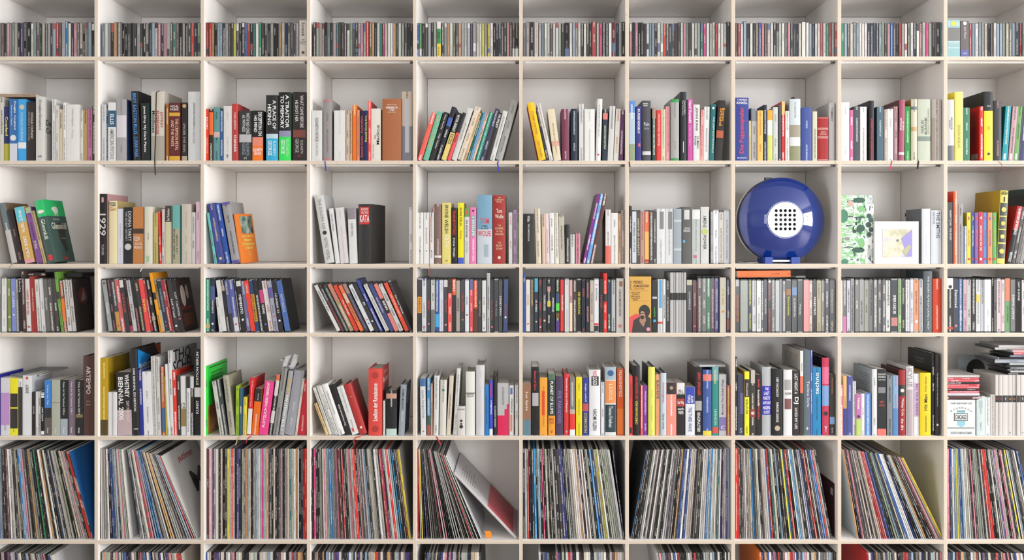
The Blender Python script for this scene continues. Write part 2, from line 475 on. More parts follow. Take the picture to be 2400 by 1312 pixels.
def item(row, kind, x0, x1, yt, col, lean=0., side=None, ink=None, pr=1.0, depth=None, setback=None, yaw=0., bands=(), texts=(), discs=(), note=None, ribbon=None):
    """px coordinates: x0..x1 on the shelf, yt the top, lean = px the top is shifted to the right"""
    yb = setback if setback is not None else {'cd': .010, 'lp': .012}.get(row, .012) + R.random() * .006
    xb0, xb1 = WX(x0, yb) + .0002, WX(x1, yb) - .0002
    hv = WZ(yt, yb) - WZ(SHELF[row])
    ln = lean * S
    a = math.atan2(ln, hv)
    tt = (xb1 - xb0) * math.cos(a)
    h = (hv - abs(tt * math.sin(a)) * .5) / math.cos(a)
    wd = depth if depth else {'dvd': min(.135, h * .75), 'cd': .125}.get(kind, min(.30, h * (.66 if kind == 'paper' else .70)))
    o, face, bulge = volume(kind, tt, h, wd, col, side, ink, pr)
    place(o, xb0, xb1, row, a, yb, h, yaw)
    if kind in ('dvd', 'cd'): bulge = .0003 if kind == 'dvd' else .0005
    for f0, f1, c, *xx in bands:
        strip(o if kind != 'dvd' else face, tt, h, bulge, f0, f1, c, *(xx or (0.02, .98)))
    for f, c, r, *xo in discs:
        disc(o if kind != 'dvd' else face, tt, h, bulge, f, c, r * tt, *(xo or ()))
    for s, inkc, f0, f1, wf, mode, xo in texts:
        zc = h * (1 - (f0 + f1) / 2); L = h * (f1 - f0)
        if mode == 'h': letter(face, s, inkc, xo * tt, zc, tt * wf, L, 'h', -bulge - .0007)
        else: letter(face, s, inkc, xo * tt, zc, L, tt * wf, mode, -bulge - .0007)
    col_i = max(0, min(9, int(((x0 + x1) / 2 - XS[0]) // PITCH)))
    ITEMS.append(dict(o=o, row=row, col=col_i, x=(x0 + x1) / 2, kind=kind, c=col, w=x1 - x0, h=hv, lean=lean, bands=bands, note=note, texts=texts))
    return o
def parse(row, ox, oy, k, kind, text):
    for line in text.strip().split('\n'):
        p = line.split()
        if not p or p[0][0] == '#': continue
        x0, x1, yt = (float(q) for q in p[:3]); col = hx(p[3])
        kw = dict(bands=[], texts=[], discs=[]); kd = kind
        for q in p[4:]:
            if q[:2] == 't=':
                a = q[2:].rsplit(',', 20) if False else q[2:].split(',')
                s = a[0].replace('_', ' ')
                wf = float(a[4]) if len(a) > 4 else .5
                md = a[5] if len(a) > 5 else 'd'
                kw['texts'].append((s, a[1], float(a[2]), float(a[3]), wf, md, float(a[6]) if len(a) > 6 else 0.))
            elif q[:2] == 'b=':
                a = q[2:].split(',')
                kw['bands'].append((float(a[0]), float(a[1]), a[2], *[float(v) for v in a[3:]]))
            elif q[:2] == 'o=':
                a = q[2:].split(','); kw['discs'].append((float(a[0]), a[1], float(a[2]), *[float(v) for v in a[3:]]))
            elif q == 'H': kd = 'hard'
            elif q == 'B': kd = 'paper'
            elif q == 'V': kd = 'dvd'
            elif q[0] == 'L': kw['lean'] = float(q[1:]) * k
            elif q[0] == 'C': kw['side'] = q[1:]
            elif q[0] == 'I': kw['ink'] = q[1:]
            elif q[0] == 'N': kw['pr'] = 0.
            elif q[0] == 'D': kw['depth'] = float(q[1:])
            elif q[0] == 'S': kw['setback'] = float(q[1:])
            elif q[0] == 'Y': kw['yaw'] = math.radians(float(q[1:]))
            elif q[0] == '*': kw['note'] = q[1:].replace('_', ' ')
        if kw['texts'] and 'ink' not in kw: kw['pr'] = 0.
        item(row, kd, ox + x0 * k, ox + x1 * k, oy + yt * k, col, **kw)
# ================================================================ upper novel row
parse('a', 0, 140, .20417, 'paper', """
-60 -2 470 c8c4bc
0 41 400 d8d4cc I333
45 106 540 26306e b=.68,1,b8b428 t=Coupland,f4ee60,.08,.64,.6
108 200 450 3a78b8 b=.72,1,d8dce4 o=.63,e4e4ea,.38 t=Douglas,fff,.03,.24,.3,d,.2 t=Coupland,fff,.26,.5,.3,d,.2 t=Shampoo_Planet,cde,.03,.5,.25,d,-.22
203 303 452 4aaee8 b=.70,.80,e8eef2 o=.13,d0c8c0,.3 t=DOUGLAS_COUPLAND,bfe4fa,.22,.68,.3
305 405 488 35292a t=DOUGLAS_COUPLAND,ddd4cc,.18,.62,.3,d,.15 t=GIRLFRIEND_IN_A_COMA,a89c98,.16,.66,.2,d,-.2
412 516 425 dcdad6 H I999 t=Douglas_Coupland,8a8a8a,.05,.52,.38 t=H,444,.91,.95,.3,h
598 638 455 eceae8
640 674 525 dcdad6
676 722 570 d8cdb4
725 758 490 eeecea
760 915 515 e8e7e4 H t=Frédéric_Beigbeder,b4b2b0,.08,.4,.16 t=99_francs,c4c2c0,.45,.6,.14
920 954 575 dedcd8
955 1008 578 c8a874 I6a5430
1012 1056 565 cf8ab0 I8a2a4a
1058 1096 530 463836 Ie0dcd8
1165 1219 515 dededf I999
1220 1238 560 2a5a7c
1240 1334 490 e8e8e8 C222 b=.14,.42,2a6486 t=ELLIS,fff,.2,.38,.45 t=AMERICAN_PSYCHO,8a8a8a,.45,.97,.5
1337 1455 455 b0aeb0 H C2a4878 b=.26,.62,dcd8de I88868a
1535 1618 360 1d1d22 H L-32 C141414 t=BRET_EASTON_ELLIS,58a8f0,.03,.62,.45 t=LUNAR_PARK,58a8f0,.66,.95,.45
1625 1712 500 242424 L-10 C1f5a5c t=James_Ellroy,fff,.05,.35,.38 t=My_Dark_Places,fff,.38,.85,.4
1735 1888 365 d8d2c6 H b=.64,1,b4ada2 t=Middlesex,2a2a2a,.28,.6,.22,d,-.3 t=EUGENIDES,c8483a,.28,.62,.2,d,.02 t=JEFFREY,c8483a,.28,.54,.22,d,.3
1905 1936 510 b8782c
1940 2070 495 6e2c2c b=.17,.23,dcb030 b=.92,1,dcb030 t=MICHEL,e8e0dc,.045,.085,.75,h t=FABER,e8e0dc,.095,.135,.75,h t=THE_CRIMSON_PETAL,eccaa8,.27,.82,.28,d,.2 t=AND_THE_WHITE,eccaa8,.3,.75,.26,d,-.18
2085 2150 492 2a2523 o=.06,c8a878,.36 b=.92,1,c0a898 t=UNDER_THE_SKIN,b8b0a8,.35,.85,.4
2160 2300 368 dcdedf H t=JONATHAN_FRANZEN,6a6a6a,.16,.5,.2 t=THE_CORRECTIONS,a8a8aa,.5,.75,.16
""")
parse('a', 470, 140, .2125, 'paper', """
55 93 545 f4552a t=ESCORT,fff,.05,.5,.5 t=CHARLOTTE,f8c8b8,.55,.85,.5
95 139 545 33282a b=.06,.5,f47a28
141 214 525 6e9fa0 b=.46,.56,d8b8b4 I2a4a4c
216 252 565 3a689c
255 345 510 e0dedd Ibcbab8 t=dtv,444,.88,.95,.3
352 421 487 c8443e H L-6 Cb83a34 t=TODD_GRIMSON,f8dcd0,.15,.45,.35 t=STAINLESS,fff,.55,.84,.4
425 565 565 3c3b3e b=.47,.63,c0c0c2 t=WITH_NO_ONE,ddd,.04,.46,.26,d,.2 t=AS_WITNESS,ddd,.08,.42,.24,d,-.12 t=ELIZABETH,9aaab4,.65,.9,.2,d,.2 t=GEORGE,9aaab4,.65,.88,.28,d,-.12 t=H,ccc,.92,.97,.2,h
570 692 562 222122 b=.53,.7,e8927a b=.7,1,f48410 t=DECEPTION_ON,fff,.03,.5,.32,d,.22 t=HIS_MIND,fff,.1,.43,.28,d,-.18 t=ELIZABETH,fff,.75,.81,.85,h t=GEORGE,fff,.83,.88,.65,h
722 858 392 2a2a2a H b=.59,.66,c8dce4 b=.66,1,2ab4dc t=A_PLACE_OF,fff,.08,.52,.28,d,.2 t=HIDING,fff,.14,.45,.3,d,-.2 t=ELIZABETH,d8f4fc,.7,.92,.22,d,.22 t=GEORGE,fff,.69,.92,.32,d,-.15
862 1000 360 1c1c20 H b=.56,.65,9a9ab8 b=.65,1,34e468 C28c050 t=A_TRAITOR,fff,.04,.52,.28,d,.2 t=TO_MEMORY,fff,.05,.53,.28,d,-.2 t=ELIZABETH,b8f8c0,.69,.93,.2,d,.2 t=GEORGE,e8ffe8,.69,.9,.3,d,-.15
1015 1165 358 342c2c H b=.55,.66,8a4438 t=WHAT_CAME_BEFORE,e8e4e0,.05,.52,.24,d,.2 t=HE_SHOT_HER,e8e4e0,.12,.43,.22,d,-.18 t=ELIZABETH,c8c0bc,.7,.9,.18,d,.2 t=GEORGE,c8c0bc,.68,.88,.25,d,-.15 t=H,b04030,.91,.95,.2,h
1228 1342 560 e4e4e2 t=ELIZABETH_GEORGE,7a7a7a,.15,.62,.28 t=NEVER,b8b8b8,.65,.9,.2
1352 1450 440 a29e9e H b=0,.04,b88a8a b=.95,1,b88a8a I787474
1472 1600 560 e6e6e4 Iccc
1605 1640 560 d6beac
1641 1672 560 c9b49c
1675 1723 500 f48424 Ifff0c0
1725 1754 555 ea9a78
1756 1800 565 24243c t=Kontrolliert,f4505c,.1,.44,.5,u t=Rainald_Goetz,f4505c,.5,.92,.5,u
1802 1845 562 262c64 t=Rainald_Goetz_Irre,f0ec58,.1,.62,.5,u
1848 1880 455 f46a64 Iffe4e0
1882 1990 540 e8e4da t=Medicus,2a2626,.28,.72,.3,u,.2 t=Der,c83a34,.5,.58,.2,u,-.1 t=Noah_Gordon,c89090,.68,.95,.15,u,-.3
2005 2215 432 b5764f H N t=Margaret_George,f8ecd8,.085,.105,.5,h t=HEINRICH,fff,.125,.16,.6,h t=VIII,fff,.168,.195,.25,h t=DIE_HÜTERIN,f8ecd8,.205,.225,.42,h
2220 2340 352 d6c4b4 H b=.1,.5,c8ccd4,.3,.7 b=.5,1,8a8a94 b=.5,.88,c8ccd4,.3,.7
""")
parse('a', 960, 140, .21667, 'paper', """
80 131 575 f47468 L160 Ifff
140 201 560 7cc4ac L160 t=NICK_HORNBY,ccd088,.1,.8,.5
207 266 570 343434 L162 t=Nick_Hornby,ddd,.05,.36,.38 t=High_Fidelity,ddd,.42,.78,.38
272 325 512 262a3c L185 b=.2,.36,4a6abc
335 396 575 242424 L175 b=.42,1,ecd886 t=VICTOR_HEADLEY,fff,.04,.4,.5 t=EXCESS,222,.45,.66,.6
400 441 575 34343a L175 b=.42,1,f4585a t=YARDIE,2a2a2a,.45,.62,.5
445 508 525 dedddb L185 t=DICHTER_SEHEN,8a8888,.1,.8,.22
512 578 510 e8dcc8 L200
581 608 578 e9c49a L168
612 639 575 0e7c6c L164 Id8f4ec
641 671 572 8abce8 L162
673 700 575 ecccb0 L160
705 755 572 108a7a L158 Ic8f0e4
757 806 532 4a4a66 L172 Id4d4e4
808 859 575 363432 L150 t=HUXLEY,fff,.04,.32,.5
863 917 555 e4e4e2 L150
922 1000 437 b2b2b0 H L182 C6a6664 I6a6a6a
1398 1478 465 fbd024 L-132 Ce02414 H t=STORMY_WEATHER,c08a10,.15,.55,.28 t=CARL_HIAASEN,c08a10,.65,.95,.28
1480 1512 540 484a58 L-112
1514 1556 472 e9e4e0 L-142
1560 1641 535 eadfc4 L-72 I9a8a60 b=.62,.72,e0b0a0
1650 1727 535 86425f H L-10 Ie8c8d4
1745 1817 532 243246 H Ic8d4e0
1832 1884 478 e4e4e2
1890 2003 535 eeeeec Ib8b8b8
2010 2066 425 eeeeec H L20 t=No_One_Belongs_Here_More_Than_You,5a5a5a,.05,.65,.25 o=.9,d8485a,.2
2082 2137 535 2d3f4e L8 b=.08,.2,e88a80 Id8d8b8
2140 2201 500 dcdcda L25 b=.1,.42,9a9a9a,.4,.62
2205 2258 532 e8e4dc L28 Ic88a60
2262 2308 545 6b3a6e L22
""")
parse('a', 1460, 140, .21667, 'paper', """
66 132 445 6a9bd8 b=.2,.72,b8ccdc b=.72,1,9aaa88 t=unendlich,fff,.06,.3,.4
140 201 505 3b3f8f t=RUSSENDISKO,fff,.05,.5,.4 b=.68,.74,d86a70,.4,.8
208 306 445 55555c H L-5 b=.84,.9,d8d8dc t=Martin,fff,.035,.06,.5,h,-.1 t=Suter,fff,.068,.092,.5,h,-.1 t=Pain,d0d4e4,.36,.42,.6,h t=Lila_Lila,b8b8c8,.44,.48,.5,h
315 357 520 2c4f4a b=0,.2,a89484
362 411 545 e6443e t=Rasende_Abonnenten,fcd8d0,.05,.72,.4,u
413 461 537 dedcc0
465 507 505 f3b3bb Ic85a60
515 607 428 b4b2b0 H b=0,.05,3aa058 b=.96,1,3aa058 I8a8a88
620 688 350 2a3136 H t=Niall_Griffiths,d8dcdc,.12,.34,.2,d,.2 t=The_Third_Arm,d8dcdc,.12,.34,.2,d,-.1 b=.72,.88,e8e8e8,.42,.52
698 755 430 d160ae C2a2a5a t=Hanif_Kureishi,fff,.02,.38,.5 t=Gabriels_Gabe,f0a8d8,.42,.75,.4
760 832 485 e6e6e6 t=JOHN_KING,333,.05,.46,.45 t=HUMAN,333,.56,.78,.28,d,.2 t=PUNK,333,.56,.73,.28,d,-.18
833 868 540 f3b6b0 L10 Ic04a48
870 930 508 ececec L10
932 985 482 18787a L20 t=WILLIAM_KOTZWINKLE,d4e8e8,.22,.86,.35,d,.15 o=.07,e8e8e8,.25
990 1072 440 2a1d1a L40 b=.5,.62,c05a24 t=Schund,fcb428,.1,.45,.4,d t=Roman,fcb428,.12,.34,.3,d,.3
1213 1360 412 3d4fa0 H t=TANJA,fff,.02,.055,.8,h t=KINKEL,fff,.065,.1,.8,h t=Die_Puppenspieler,e43a54,.15,.88,.42,u t=ROMAN,dde4f8,.94,.965,.7,h
1362 1384 660 e8d8a0
1388 1450 520 c0bebc b=.02,.25,8a9098
1455 1516 550 fcc874 Ia87830
1520 1557 490 1c2740 Id8dce8
1562 1620 545 e8efe4 b=0,.2,fcb428 b=.5,1,d8dc78 Ic88a20
1625 1675 515 d6d8d6
1680 1712 490 56565a
1715 1752 453 d83436 b=0,.22,fccc84 Ifff
1757 1800 555 f4f4f2
1802 1920 425 d9e2e6 H b=.42,.62,a9a18e b=.62,.76,e6e8ea b=.76,1,9a9a76
1928 2042 518 4a5fa8 H Ic8d0f0
2050 2101 560 dcdcc8 t=Irene_Disches_Doeckertasche,4a4a44,.35,.95,.3,u
2103 2222 620 b32025 H N b=.02,.03,ecd0c8 b=.25,.262,ecd0c8 b=.28,.29,ecd0c8 b=.44,.45,ecd0c8 b=.47,.482,ecd0c8 b=.97,.98,ecd0c8 t=LION,f0dcd4,.33,.36,.4,h t=FEUCHTWANGER,f0dcd4,.38,.41,.6,h
2226 2290 468 d4d2d2 H t=TOMBOY,3a3a3a,.08,.32,.3
""")
parse('a', 1900, 140, .20833, 'paper', """
345 435 480 f0f0f4 H Ib8b8c8
438 481 565 d67aa6 Ifff
487 553 525 555b62 Id8d8d8
556 630 530 f0f0ee
655 712 462 1c1c28 H C26262a Id8484c
745 821 530 5a7484 Ic8d4dc
830 862 560 dcd2c4
865 930 555 f2f2f0
940 978 525 caa5ac
985 1052 452 b0607a H L10 C6e2c30 t=HARUKI,f0e8e8,.35,.5,.3,u,.2 t=MURAKAMI,f0e8e8,.3,.5,.3,u,-.2 b=.86,.9,e8d8dc
1060 1122 525 2a9d4a Ic8f0d0
1128 1196 445 d8d4c0 H Cc89a50 b=.12,.17,6a7a80 b=.45,.52,c8a87a
1200 1352 447 cfd6c6 H b=.6,.68,8a9890 t=HARUKI,74766a,.34,.55,.2,u,-.15 t=MURAKAMI,74766a,.3,.57,.2,u,.1 t=GEFÄHRLICHE_GELIEBTE,a0a294,.15,.57,.12,u,.3
1360 1470 447 bcb4ac H b=.3,1,a89a90,.0,.35
1540 1614 450 dcdcda H b=.75,1,767a80 t=HARUKI,4a4a4a,.32,.48,.18,u,-.2 t=MURAKAMI,4a4a4a,.28,.5,.18,u,.1
1618 1716 362 eee98a H Cfce400 t=UNTERGRUNDKRIEG,a8a850,.48,.82,.3,u
1720 1790 540 4f8a6e Id8e8e0
1898 1944 525 e64640 H Ce81408 Ifff
1946 2050 360 26262a H b=.28,1,fce424 C2a2826 t=RALF,e8e8e8,.2,.22,.4,h t=ISAU,a0901c,.5,.55,.3,u o=.9,3a3a20,.15
2055 2146 460 444446 H Ic89890
2150 2212 522 1aa8b4 L46 C0e98a0 b=.87,.98,e8e8e8,.25,.6
2222 2280 525 caa8b0 L54 b=.87,.98,e8e8e8,.25,.6 I5a4a50
2282 2336 525 7fae6e L50 b=.87,.98,e8e8e8,.25,.6 I3a5a34
2346 2400 520 4a4a7a L50 Ce4e4e8
2405 2460 520 8a3a4a L50
""")
# ================================================================ lower novel row
parse('b', 0, 380, .20417, 'paper', """
135 206 470 74848a L-148 H C8a7458 b=.45,1,c8c4c0
211 282 550 34222a L-140 Ia88a88
288 402 515 dcb56a L-128 b=0,.27,6acadc b=.93,1,e8a8b0 t=WHITE_TEETH,fff,.05,.45,.32 t=ZADIE_SMITH,fff,.52,.9,.32
425 492 520 8e5c9e L-142 b=0,.1,b0c0a0 t=DIRK,e8e0c8,.6,.75,.4 I4a2a5a
500 541 560 cdb98a L-150
""")
parse('b', 0, 380, .20417, 'paper', """
1135 1234 365 2a2224 H Cd8a8a8 t=1929,dcd8d4,.28,.6,.7 t=TURNER,b8b4b0,.72,.88,.28 b=.05,.12,e0b0a8,.35,.6
1250 1346 445 e8deb4 H Cc9b37a t=DAVID,3a342a,.02,.05,.8,h t=THOMAS,3a342a,.055,.085,.8,h t=Girl,dc8a3a,.1,.16,.85,h
1348 1416 535 dedee6 Ib8b8c8
1420 1522 518 262830 o=.7,d0d0cc,.38 t=DONNA_TARTT,ddd,.07,.6,.35,d,.2 t=THE_SECRET_HISTORY,bbb,.07,.6,.24,d,-.18
1526 1650 515 c98a50 b=.38,.47,4a3024 t=DONNA,f0e8e0,.52,.56,.6,h,-.1 t=TARTT,f0e8e0,.57,.605,.6,h,-.1 t=THE_LITTLE,f0e8e0,.63,.67,.7,h t=FRIEND,f0e8e0,.69,.735,.75,h
1658 1752 512 e0dccb H b=.86,.97,a8c8a0,.25,.65
1760 1812 580 c6b878 I8a7a38
1832 1857 570 e8403a L-20 Ifff
1859 1888 540 dcccc8
1895 1970 500 d8d2b4 b=0,.28,443c34 t=Karl_Tschechow,ece4dc,.05,.26,.4,u
1980 2066 495 7ab8b4 b=.4,1,b4ad92 t=J_R_R_TOLKIEN,2a2a28,.5,.83,.28,u,.15 t=DER_HERR_DER_RINGE,3a342c,.4,.92,.22,u,-.25
2085 2196 480 cfc8bc H Ib0a898
2198 2244 575 ecebea
2250 2301 455 f0cfe0 H
""")
parse('b', 470, 380, .2125, 'paper', """
154 182 560 7ccccc L-88
193 276 455 4b55a0 H L-118 Idcc8a0 o=.92,d8c890,.2
280 332 455 2f5cad L-120 Ie0e4f4
348 442 440 a9a6a8 H L-118 Cb0acac b=0,.05,6a5aa4 b=.95,1,6a5aa4 I2a2a2c
1375 1482 370 d8d8d6 H L-125 Cc8c8c8 o=.55,2a2a2a,.22 t=THE_GOLDEN_AGE,9a9a9a,.05,.5,.3 t=GORE_VIDAL,9a9a9a,.62,.95,.35
1490 1541 510 e6e6e6 L-78 t=GORE_VIDAL,8a8a8a,.1,.42,.35
1545 1638 502 e0dede L-60 Ic8b8b8
1645 1733 507 e2e2e2 L-26 b=0,.2,9a929a t=GORE_VIDAL,8a8a8a,.27,.52,.28
2300 2342 497 e8e6e6
""")
parse('b', 960, 380, .21667, 'paper', """
78 147 545 eeeeec o=.75,222,.09
150 213 545 eeeeec o=.75,222,.09
215 263 545 e8e8e6 o=.75,222,.12
268 347 455 8e746c H Id8ccc8 b=.86,.9,e8e4e0
352 449 440 e9dc8a t=IRVINE_WELSH,4a4434,.04,.5,.4 t=FILTH,f4f0d8,.54,.72,.5 o=.95,b0a050,.12
451 512 492 242222 Cb8a890 t=TRAINSPOTTING,e83a34,.05,.48,.5 t=Irvine_Welsh,e8e4e0,.54,.88,.4
522 587 440 f0e82a b=.9,1,4a62cc t=IRVINE_WELSH,6a5a4a,.08,.38,.35 t=Ecstasy,dc7a2a,.46,.6,.4
593 650 495 dcdcda b=0,.16,5aa85a b=.03,.13,e8603a,.3,.7 t=the_acid_house,3a3a3a,.22,.53,.42 t=Irvine_Welsh,b0a8a8,.6,.8,.3
655 722 490 f48cc0 b=.14,.52,88b8b0,.25,.75 o=.06,333,.18 t=I_WOLFE,fff,.15,.52,.4 t=TRANCEPOTTING,fff,.56,.95,.3
728 895 355 86b0c8 H b=.5,1,cdd5dc t=TOM,e85a70,.34,.42,.55,h t=A_Man,24405a,.44,.463,.4,h t=in_Full,24405a,.475,.5,.45,h t=WOLFE,e85a70,.52,.6,.85,h b=.72,.9,a8b8c4,.45,.75
900 1040 358 b03a34 H C6b3226 t=TWO,ecd0a8,.025,.045,.25,h t=COMPLETE,ecd0a8,.055,.078,.65,h t=BOOKS,ecd0a8,.088,.108,.4,h t=Tom,f4e8d4,.2,.26,.45,h t=Wolfe,f4e8d4,.28,.34,.65,h t=THE,ecd0a8,.43,.455,.25,h t=BONFIRE,ecd0a8,.47,.5,.6,h t=OF_THE,ecd0a8,.515,.54,.5,h t=VANITIES,ecd0a8,.555,.585,.65,h t=THE,ecd0a8,.68,.705,.25,h t=RIGHT,ecd0a8,.72,.75,.5,h t=STUFF,ecd0a8,.765,.795,.5,h o=.91,e8d8c8,.12
1072 1113 545 eae6e4 Ic89098
1122 1160 515 c0a0c8
1163 1183 545 a8c8a0
1228 1347 558 2f2f2f H t=Wilde,e8e8e8,.04,.16,.25 t=THE_COMPLETE_PLAYS,e8e8e8,.2,.55,.14
1368 1426 502 e0d6c2 L-16 H
1435 1474 560 dcc8b0 L-10
1476 1517 555 eed8dc L-12 Ic89a9a
1520 1570 550 ececea L-10 o=.72,333,.12
1575 1616 550 efece0 L-12
1618 1681 555 c9c4b6 L-10 b=0,.06,9a958a
1683 1736 675 363636 H
1738 1786 780 dededc I333
1795 1846 770 dc9aaa I6a3a48
1870 1908 345 9b3fa8 L162 C4a443e Ifff D.16
1909 1945 345 7ab4e8 L157 Ifff D.16
1946 1992 345 6b4640 L152 Ifff D.16
2118 2177 512 e8e6e6 b=.67,1,e87a68 C7a4034
2180 2254 550 eeeeec o=.46,333,.07
2257 2286 555 e4c0a0
2290 2326 522 cfc4c0
""")
parse('b', 1460, 380, .21667, 'dvd', """
70 96 460 2a2a2c
100 146 520 d4dce4 t=THE_WIRELESS_-_CITY_OF_DUB,5a5a60,.22,.78,.4
148 186 520 5a5046 t=ABENTEUER_RUHRPOTT,dcd8b8,.15,.85,.5
188 232 520 c09a90 Ia04a48
235 282 520 f07a3a b=.4,.92,f8c06a b=.92,.96,b83a30
285 331 520 46464a
333 359 530 564844
365 455 505 e4e6e8 B b=.05,.37,8a8a8a,.35,.85 I9a9a9e
457 546 505 e2e4e6 B b=.05,.37,8a8a8a,.35,.85 I9a9a9e
548 634 505 a9b4bc B N b=.2,.24,c8d0d6 b=.72,.76,c8d0d6
640 741 485 6a6a68 B b=.05,.22,d8d8d6,.22,.78 b=.58,.63,68b4e4,.08,.32 t=TALKING,e4e4e4,.36,.385,.65,h t=HEADS,e4e4e4,.395,.44,.72,h
745 836 510 c8cccb B b=.02,.18,e8eaea b=.84,.9,c87a8a,.2,.6 I7aa890
840 931 485 dcdcda B o=.435,c8d078,.36 t=ENEMY,4a6a50,.15,.36,.38,u t=POWER,222,.5,.75,.35,d
950 974 522 a0a2a4
976 1036 515 d8dade
1040 1086 528 d0c8bc
1088 1163 520 c4c8cc
""")
parse('b', 1900, 380, .20833, 'paper', """
1248 1346 525 e8ebf0 H C848a8e Ic8ccd4
1350 1470 542 e4e8ee H t=THE_SMITHS,64748a,.03,.52,.34,d,.15 t=SONGS_THAT_SAVED,8a98a8,.03,.26,.18,d,-.22
1540 1602 450 5a5a5e t=ANDREW_COLLINS,e8e8e8,.13,.38,.3 t=THE_SECRET,e8e8e8,.42,.62,.3
1605 1657 328 e8764a H Cd8421e b=0,1,f0e0d8,.45,.6
1660 1713 470 aaa8a8
1714 1733 720 8898c8
1735 1753 720 eeeeec
1757 1801 567 e8dc5a t=20th_Century_Boys,b85a3a,.34,.66,.5 t=1,c83a30,.08,.15,.5,h o=.91,d83a3a,.3
1804 1842 567 5a6ab0 t=20th_Century_Boys,fff,.34,.66,.5 t=2,f0e84a,.08,.15,.5,h o=.91,d83a3a,.3 t=X,8ad0e8,.26,.33,.6,h
1845 1882 567 8a70b0 t=20th_Century_Boys,f08a9a,.34,.66,.5 t=3,e85a6a,.08,.15,.5,h o=.91,d83a3a,.3
1888 1937 560 d04a5e t=20th_Century_Boys,fff,.34,.66,.5 t=4,fff,.08,.15,.5,h o=.91,f0f0f0,.3 t=X,fff,.26,.33,.6,h t=X,fff,.68,.75,.6,h
1940 1988 567 7a9ad8 t=20th_Century_Boys,d84a6a,.34,.66,.5 t=5,e85a7a,.08,.15,.5,h o=.91,d83a3a,.3
1992 2043 567 f0a06a t=20th_Century_Boys,3a5ab0,.34,.66,.5 t=6,3a7ad0,.08,.15,.5,h o=.91,d83a3a,.3
2046 2090 567 6ab86a t=20th_Century_Boys,d8d84a,.34,.66,.5 t=7,f08a6a,.08,.15,.5,h o=.91,d83a3a,.3
2093 2182 320 e8e078 H N L42 Cdcb800 b=.17,.345,4a4a46,.04,.96 b=.36,.525,5a5a52,.04,.96 b=.54,.71,4a4a46,.04,.96 b=.73,.93,54544a,.04,.96 t=AKIRA,222,.01,.06,.9,h t=1,222,.085,.155,.2,h o=.26,e0d878,.3 o=.45,d8d070,.28 o=.63,e0d878,.28 o=.83,d8d070,.32
2195 2257 495 242224 H L128 Cb8242a b=0,.42,c4343a t=A_HISTORY_OF_VIOLENCE,fff,.04,.5,.5 t=VERTIGO,fff,.8,.97,.5
2260 2300 505 6a6866 L126 Iddd
2303 2346 505 8a8886 L126 I333
2349 2392 520 a8a6a4 L120 I333
2396 2440 360 3c3c3a L130 C3a3a38 D.25
2444 2500 290 2a4a44 L110 C3a5a54 D.27
""")
# ================================================================ film row
parse('dvd', 0, 620, .20417, 'dvd', """
-70 -30 150 333
-26 16 150 8a8a8a
20 74 150 e8e8e6 Ibbb
94 132 150 8a9a5a L-14 o=.72,d0c8b8,.4
139 190 148 8f9ad8 L-15 t=GET_CARTER,eef,.25,.55,.5 o=.68,eee,.2
192 221 155 9a9a98 L-15
224 261 160 262426 L-18 t=Ghost_Dog,eee,.04,.25,.6
263 306 80 5a3a38 B L-25 Id8c8c0 b=.05,.12,222
310 361 150 e4e0de L-25 t=HARD_BOILED,c83a34,.2,.7,.45 o=.9,c85a50,.25
365 430 135 a83a34 B L-32 t=breakfast_of_champions,f4d4c8,.22,.62,.35
434 476 155 dddcd8 L-38
484 528 155 e4e4e6 L-38
535 580 155 787674 L-48 t=BRODEN,ddd,.35,.6,.4
584 630 155 666462 L-48 o=.62,b05a54,.22
640 690 155 545250 L-55 Iddd
702 734 85 7fae4a B L-80 b=.33,.45,3a3a34
737 777 185 a4604e L-60 b=.35,.78,f0843a
781 828 160 d8d6d4 L-60 I222
835 880 160 ccc8c4 L-62 C3a2f2d
1250 1299 165 aab0b0 L-86 t=Outlet,eee,.4,.7,.5 o=.08,8a6a5a,.3
1302 1341 160 36343a L-82 Ib88088
1345 1396 160 565658 L-84 b=.62,.98,c9a05a o=.88,b05a50,.2
1399 1447 163 d8787c L-88 Ifff
1450 1495 165 46464a L-88 b=.02,.16,dcdcda t=THE_KILLER,dc5a5c,.25,.65,.5
1498 1531 165 363438 L-84 Ib85a5c b=.88,.98,d8507a
1535 1577 165 c8c8ca L-92
1581 1622 160 363438 L-88 Id88a98
1630 1674 165 444446 L-98 Id8d0a0
1680 1730 160 f05a5a L-96 t=TAMPOPO,fce060,.38,.62,.5
1733 1762 165 a8444a L-100
1770 1812 165 343234 L-100 b=.7,.78,b8a898
1835 1870 95 f2a922 B L-126 b=.33,.45,26221e
1872 1900 165 8a8256 L-110 b=.58,.98,d4d8cc
1903 1947 175 3a4656 L-106 I90b4c8 o=.88,d05a58,.22 o=.8,5a90c0,.22
1950 1984 165 b0404a L-112
1986 2006 170 b85a58 L-112
2012 2062 165 464446 L-102 t=Lock_'n'_Load,eee,.38,.72,.5 o=.88,eee,.25
2066 2120 165 363234 L-112 C3c221e t=LUST_CAUTION,ddd,.25,.7,.45 o=.75,b87080,.25
""")
